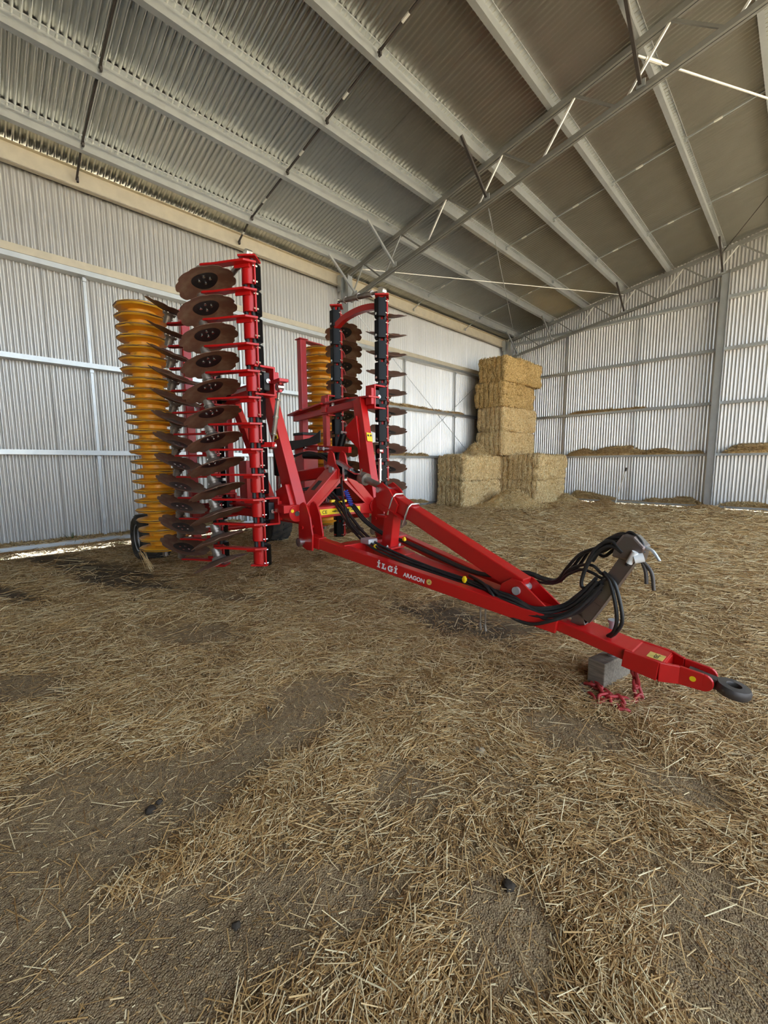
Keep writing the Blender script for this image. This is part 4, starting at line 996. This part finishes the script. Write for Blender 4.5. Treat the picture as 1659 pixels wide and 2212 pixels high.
def ledge(label, a, b, inward, z, h, seed, m='straw_ledge', dens=1300):
    rg = np.random.default_rng(seed); a, b = V(a), V(b); L_ = (b - a).length; d = (b - a).normalized(); iv = V(inward)
    n = max(8, int(L_ / .06)); v = []; f = []
    t = np.linspace(0, L_, n + 1); pr_ = h * np.clip(.60 + 2.0 * (fbm(t + seed * 3.7, t * 0 + seed, 1.2, 3) - .45), 0.05, 1.1) * np.clip(np.minimum(t, L_ - t) / .25, .1, 1)
    for i in range(n + 1):
        p = a + d * float(t[i]); hh = float(pr_[i])
        for k, (o_, e) in enumerate(((.0, .75), (.06, 1.0), (.12, .8), (.17, .45), (.205, .05))):
            v.append(p + iv * o_ + V(0, 0, hh * e + .004 * rg.random()))
        v.append(p + iv * .205 + V(0, 0, -.004)); v.append(p + V(0, 0, -.004))
    for i in range(n):
        for k in range(7): f.append((i * 7 + k, (i + 1) * 7 + k, (i + 1) * 7 + (k + 1) % 7, i * 7 + (k + 1) % 7))
    mb = MB(); mb.add([p + V(0, 0, z) for p in v], f); me = mb.mesh('ledge_straw', 80)
    at = me.attributes.new('tone', 'FLOAT', 'POINT'); at.data.foreach_set('value', np.clip(rg.normal(.32, .2, len(me.vertices)), 0, 1).astype(np.float32))
    o = link('ledge_straw', me, m); tag(o, label, 'straw', kind='stuff')
    N_ = int(L_ * dens); tt = rg.random(N_) * L_; oo = rg.random(N_) * .215; hh = np.interp(tt, t, pr_) * np.clip(1.1 - oo / .24, .1, 1)
    keep = np.interp(tt, t, pr_) > h * .12; tt, oo, hh = tt[keep], oo[keep], hh[keep]; N_ = len(tt)
    P = np.array(a)[None] + np.array(d)[None] * tt[:, None] + np.array(iv)[None] * oo[:, None]; top_ = np.interp(tt, t, pr_); P[:, 2] = z + np.where(oo > .14, top_ * .8 * rg.random(N_), hh) + .008 + .02 * rg.random(N_)
    P = P + np.array(iv)[None] * np.where(oo > .14, .012, 0)[:, None]
    D = rg.normal(0, 1, (N_, 3)) + np.array(d)[None] * rg.normal(0, 1.4, (N_, 1)); D[:, 2] *= .35
    q = link('straw_fuzz', ribbon_mesh('straw_fuzz', P, D, rg.normal(0, .4, (N_, 3)) + np.array((0, 0, 1.0)), .04 + .13 * rg.random(N_) ** 2, .008 + .008 * rg.random(N_), np.clip(rg.normal(.5, .27, N_), 0, 1), m), None, o); q['kind'] = 'stuff'
xl = XW + .012
ledge('straw lying along the waist-high girt of the long wall beside the bales', (xl, 8.3, 0), (xl, 11.6, 0), (1, 0, 0), 1.77, .13, 41)
ledge('straw lying along the chest-high girt of the long wall left of the tower', (xl, 8.6, 0), (xl, 13.7, 0), (1, 0, 0), 3.37, .11, 42)
ledge('thin straw along the bottom girt of the long wall at far left', (xl, .1, 0), (xl, 4.6, 0), (1, 0, 0), .12, .06, 43, dens=500)
ledge('straw on the bottom girt of the long wall just left of the bales', (xl, 9.2, 0), (xl, 11.6, 0), (1, 0, 0), .12, .14, 44)
yl = YG - .012
ledge('thick straw on the bottom girt of the end wall between bales and post', (-6.55, yl, 0), (-2.3, yl, 0), (0, -1, 0), .12, .30, 45)
ledge('straw on the bottom girt of the end wall right of the post', (-1.9, yl, 0), (1.5, yl, 0), (0, -1, 0), .12, .14, 46)
ledge('humps of straw on the second girt of the end wall left of the post', (-6.7, yl, 0), (-2.3, yl, 0), (0, -1, 0), 1.77, .28, 49)
ledge('humps of straw on the second girt of the end wall right of the post', (-1.9, yl, 0), (1.5, yl, 0), (0, -1, 0), 1.77, .24, 48)
ledge('thin straw on the third girt of the end wall beside the tower', (-6.7, yl, 0), (-4.0, yl, 0), (0, -1, 0), 3.37, .13, 47)

# ------------------------------------------------------------------ small things
mb = MB(); mb.box((0, 0, .098), (.115, .40, .20)); tb = mb.build('timber_block', 'timber', bevel=.006); tb.location = (-.83, 3.02, 0); tb.rotation_euler = (0, 0, math.radians(-12))
tag(tb, 'weathered grey timber block lying under the hitch beam', 'timber')
# chain
lk_ = MB(); pts = []
for k in range(20):
    a = 2 * PI * k / 20; cx_ = .015 if math.cos(a) > 0 else -.015
    pts.append((cx_ + .0205 * math.cos(a) * 1.0, .0205 * math.sin(a), 0))
lk_.tube(pts, .0100, 8, closed=True); lkm = lk_.mesh('chain_link', 60)
chain = tag(empty('safety_chain', (-.76, 2.78, 0)), 'red painted safety chain heaped on the straw with a grey hook', 'chain')
cp = [(-.655, 2.83, .27), (-.648, 2.845, .17), (-.64, 2.87, .08), (-.635, 2.885, .03), (-.655, 2.845, .022), (-.69, 2.80, .022), (-.73, 2.785, .024), (-.775, 2.79, .028), (-.82, 2.83, .030), (-.865, 2.86, .034), (-.895, 2.845, .034), (-.88, 2.80, .04),
      (-.835, 2.79, .058), (-.80, 2.75, .060), (-.775, 2.72, .05), (-.745, 2.735, .055), (-.72, 2.70, .03), (-.69, 2.665, .024), (-.655, 2.68, .022), (-.67, 2.72, .028), (-.72, 2.755, .05), (-.77, 2.70, .05), (-.79, 2.66, .03), (-.83, 2.685, .028), (-.855, 2.72, .028)]
cp = [p if p[2] > .07 else (-.76 + (p[0] + .76) * 1.12, p[1] - .03, p[2]) for p in cp]
sp_ = spline(cp, 8); ln_ = [0]
for a, b in zip(sp_[:-1], sp_[1:]): ln_.append(ln_[-1] + (b - a).length)
s_ = 0.0; k = 0
while s_ < ln_[-1] - .02:
    i = next(j for j in range(len(ln_) - 1) if ln_[j + 1] >= s_); t = (s_ - ln_[i]) / (ln_[i + 1] - ln_[i] + 1e-9); p = sp_[i].lerp(sp_[i + 1], t); d = (sp_[i + 1] - sp_[i]).normalized()
    o = link('chain_link', lkm, 'chain_red', chain); o.location = p - V(-.76, 2.78, 0); o.rotation_mode = 'QUATERNION'
    from mathutils import Quaternion
    o.rotation_quaternion = d.to_track_quat('X', 'Z') @ Quaternion((1, 0, 0), (k % 2) * PI / 2 + .45 + random.uniform(-.3, .3)); s_ += .0525; k += 1
mb = MB(); mb.tube(spline([(-.11, -.10, .028), (-.14, -.08, .03), (-.165, -.05, .03), (-.165, -.01, .03), (-.135, .0, .03), (-.115, -.02, .03), (-.12, -.045, .03)], 5), [.012 + .006 * math.sin(PI * i / 30) for i in range(31)], 10); mb.box((-.085, -.115, .03), (.05, .012, .02)); mb.box((-.095, -.095, .03), (.05, .012, .02))
h_ = mb.build('chain_hook', 'worn_steel', chain, smooth=60); h_['label'] = 'grey steel grab hook'
# stones and clods
def lump(name, label, cat, x, y, r, m, seed, group=None, sq=.6):
    rg = np.random.default_rng(seed); mb = MB(); na, nb = 14, 8; v = []
    for j in range(nb + 1):
        for i in range(na):
            th = PI * j / nb; ph = 2 * PI * i / na; d = np.array((math.sin(th) * math.cos(ph), math.sin(th) * math.sin(ph), math.cos(th) * sq))
            v.append(tuple(d * r * (1 + .5 * (float(vnoise(d[0] * 2 + seed, d[1] * 2 + d[2] * 1.3, 1.2)) - .5))))
    mb.add(v, [(j * na + i, j * na + (i + 1) % na, (j + 1) * na + (i + 1) % na, (j + 1) * na + i) for j in range(nb) for i in range(na)])
    o = mb.build(name, m, smooth=50); o.location = (x, y, float(floor_z(x, y)) + r * sq * .45); return tag(o, label, cat, group)
lump('stone', 'small tan stone lying on the straw in the middle foreground', 'stone', -1.076, 1.752, .030, 'stone', 3)
mat('dark_clod', (0.075, 0.058, 0.044), 0.9, 0, .5, 40, bump=.3, spec=.1)
for k, (x, y, r, lb) in enumerate(((-1.91, .43, .022, 'dark clod on bare dirt at left, larger of two'), (-1.93, .47, .015, 'dark clod on bare dirt at left, smaller of two'), (-2.2, 1.17, .02, 'dark clod beside the straw band in the left middle'), (-.62, 1.22, .022, 'dark clod in the straw at lower centre right'), (-1.20, .49, .014, 'tiny dark clod on the dirt at bottom left'))):
    lump('dirt_clod', lb, 'clod', x, y, r, 'dark_clod', 50 + k, 'dark clods on the floor')
# steel picket leaning on the end wall
mb = MB(); mb.bar((-4.72, 16.32, 0), (-4.53, 16.76, 1.30), .03, .03); pk = mb.build('steel_picket', 'bright_strap'); tag(pk, 'pale thin picket leaning against the end wall girts', 'picket')
mb = MB(); mb.bar((-4.545, 16.72, 1.19), (-4.53, 16.76, 1.31), .045, .045); q = mb.build('picket_tip', 'dark_steel', pk); 
# straw tuft caught on the near roller
rg = np.random.default_rng(5); n = 14
P = np.stack([-6.05 + rg.normal(0, .02, n), 1.55 + rg.normal(0, .03, n), np.full(n, .24)], -1); D = np.stack([.35 + rg.normal(0, .12, n), -.45 + rg.normal(0, .15, n), 1.0 + 0 * P[:, 0]], -1) * np.array((1, 1, 1.25))
D[:, 0] *= 1; tf = link('straw_tuft', ribbon_mesh('straw_tuft', P, -D, rg.normal(0, 1, (n, 3)), .26 + .12 * rg.random(n), .005 + 0 * P[:, 0], np.clip(rg.normal(.75, .15, n), 0, 1), 'straw_floor'), None)
tag(tf, 'tuft of pale straw hanging from the foot of the near yellow roller', 'straw', kind='stuff')
# weeds at the wall feet
def weed(label, x, y, z, n, hgt, seed, m='leaf'):
    rg = np.random.default_rng(seed); P = []; mb = MB()
    for k in range(n):
        a = rg.random() * 2 * PI; l = hgt * (.5 + .6 * rg.random()); sp = .25 + .35 * rg.random()
        p0 = V(rg.normal(0, .03), rg.normal(0, .05), 0); p2 = p0 + V(math.cos(a) * l * sp, math.sin(a) * l * sp, l); p1 = p0.lerp(p2, .5) + V(0, 0, l * .15); sd = V(-math.sin(a), math.cos(a), 0) * .006
        mb.add([p0 - sd, p0 + sd, p1 + sd, p1 - sd, p2], [(0, 1, 2, 3), (3, 2, 4)])
    o = mb.build('weed', m); o.location = (x, y, z); tag(o, label, 'weed', 'weeds along the wall feet')
weed('green weed tuft on the bottom girt of the long wall, far left', -9.52, 1.2, .05, 16, .22, 1)
weed('green weed under the long wall at the left edge', -9.75, .25, -.14, 26, .22, 2)
weed('green weed in the gap under the long wall, left of the roller', -9.8, 2.0, -.14, 26, .20, 3)
weed('green weed under the end wall beside the leaning picket', -4.2, 17.25, -.14, 40, .26, 4)
weed('green weed under the end wall left of the post', -3.3, 17.25, -.14, 40, .26, 5)
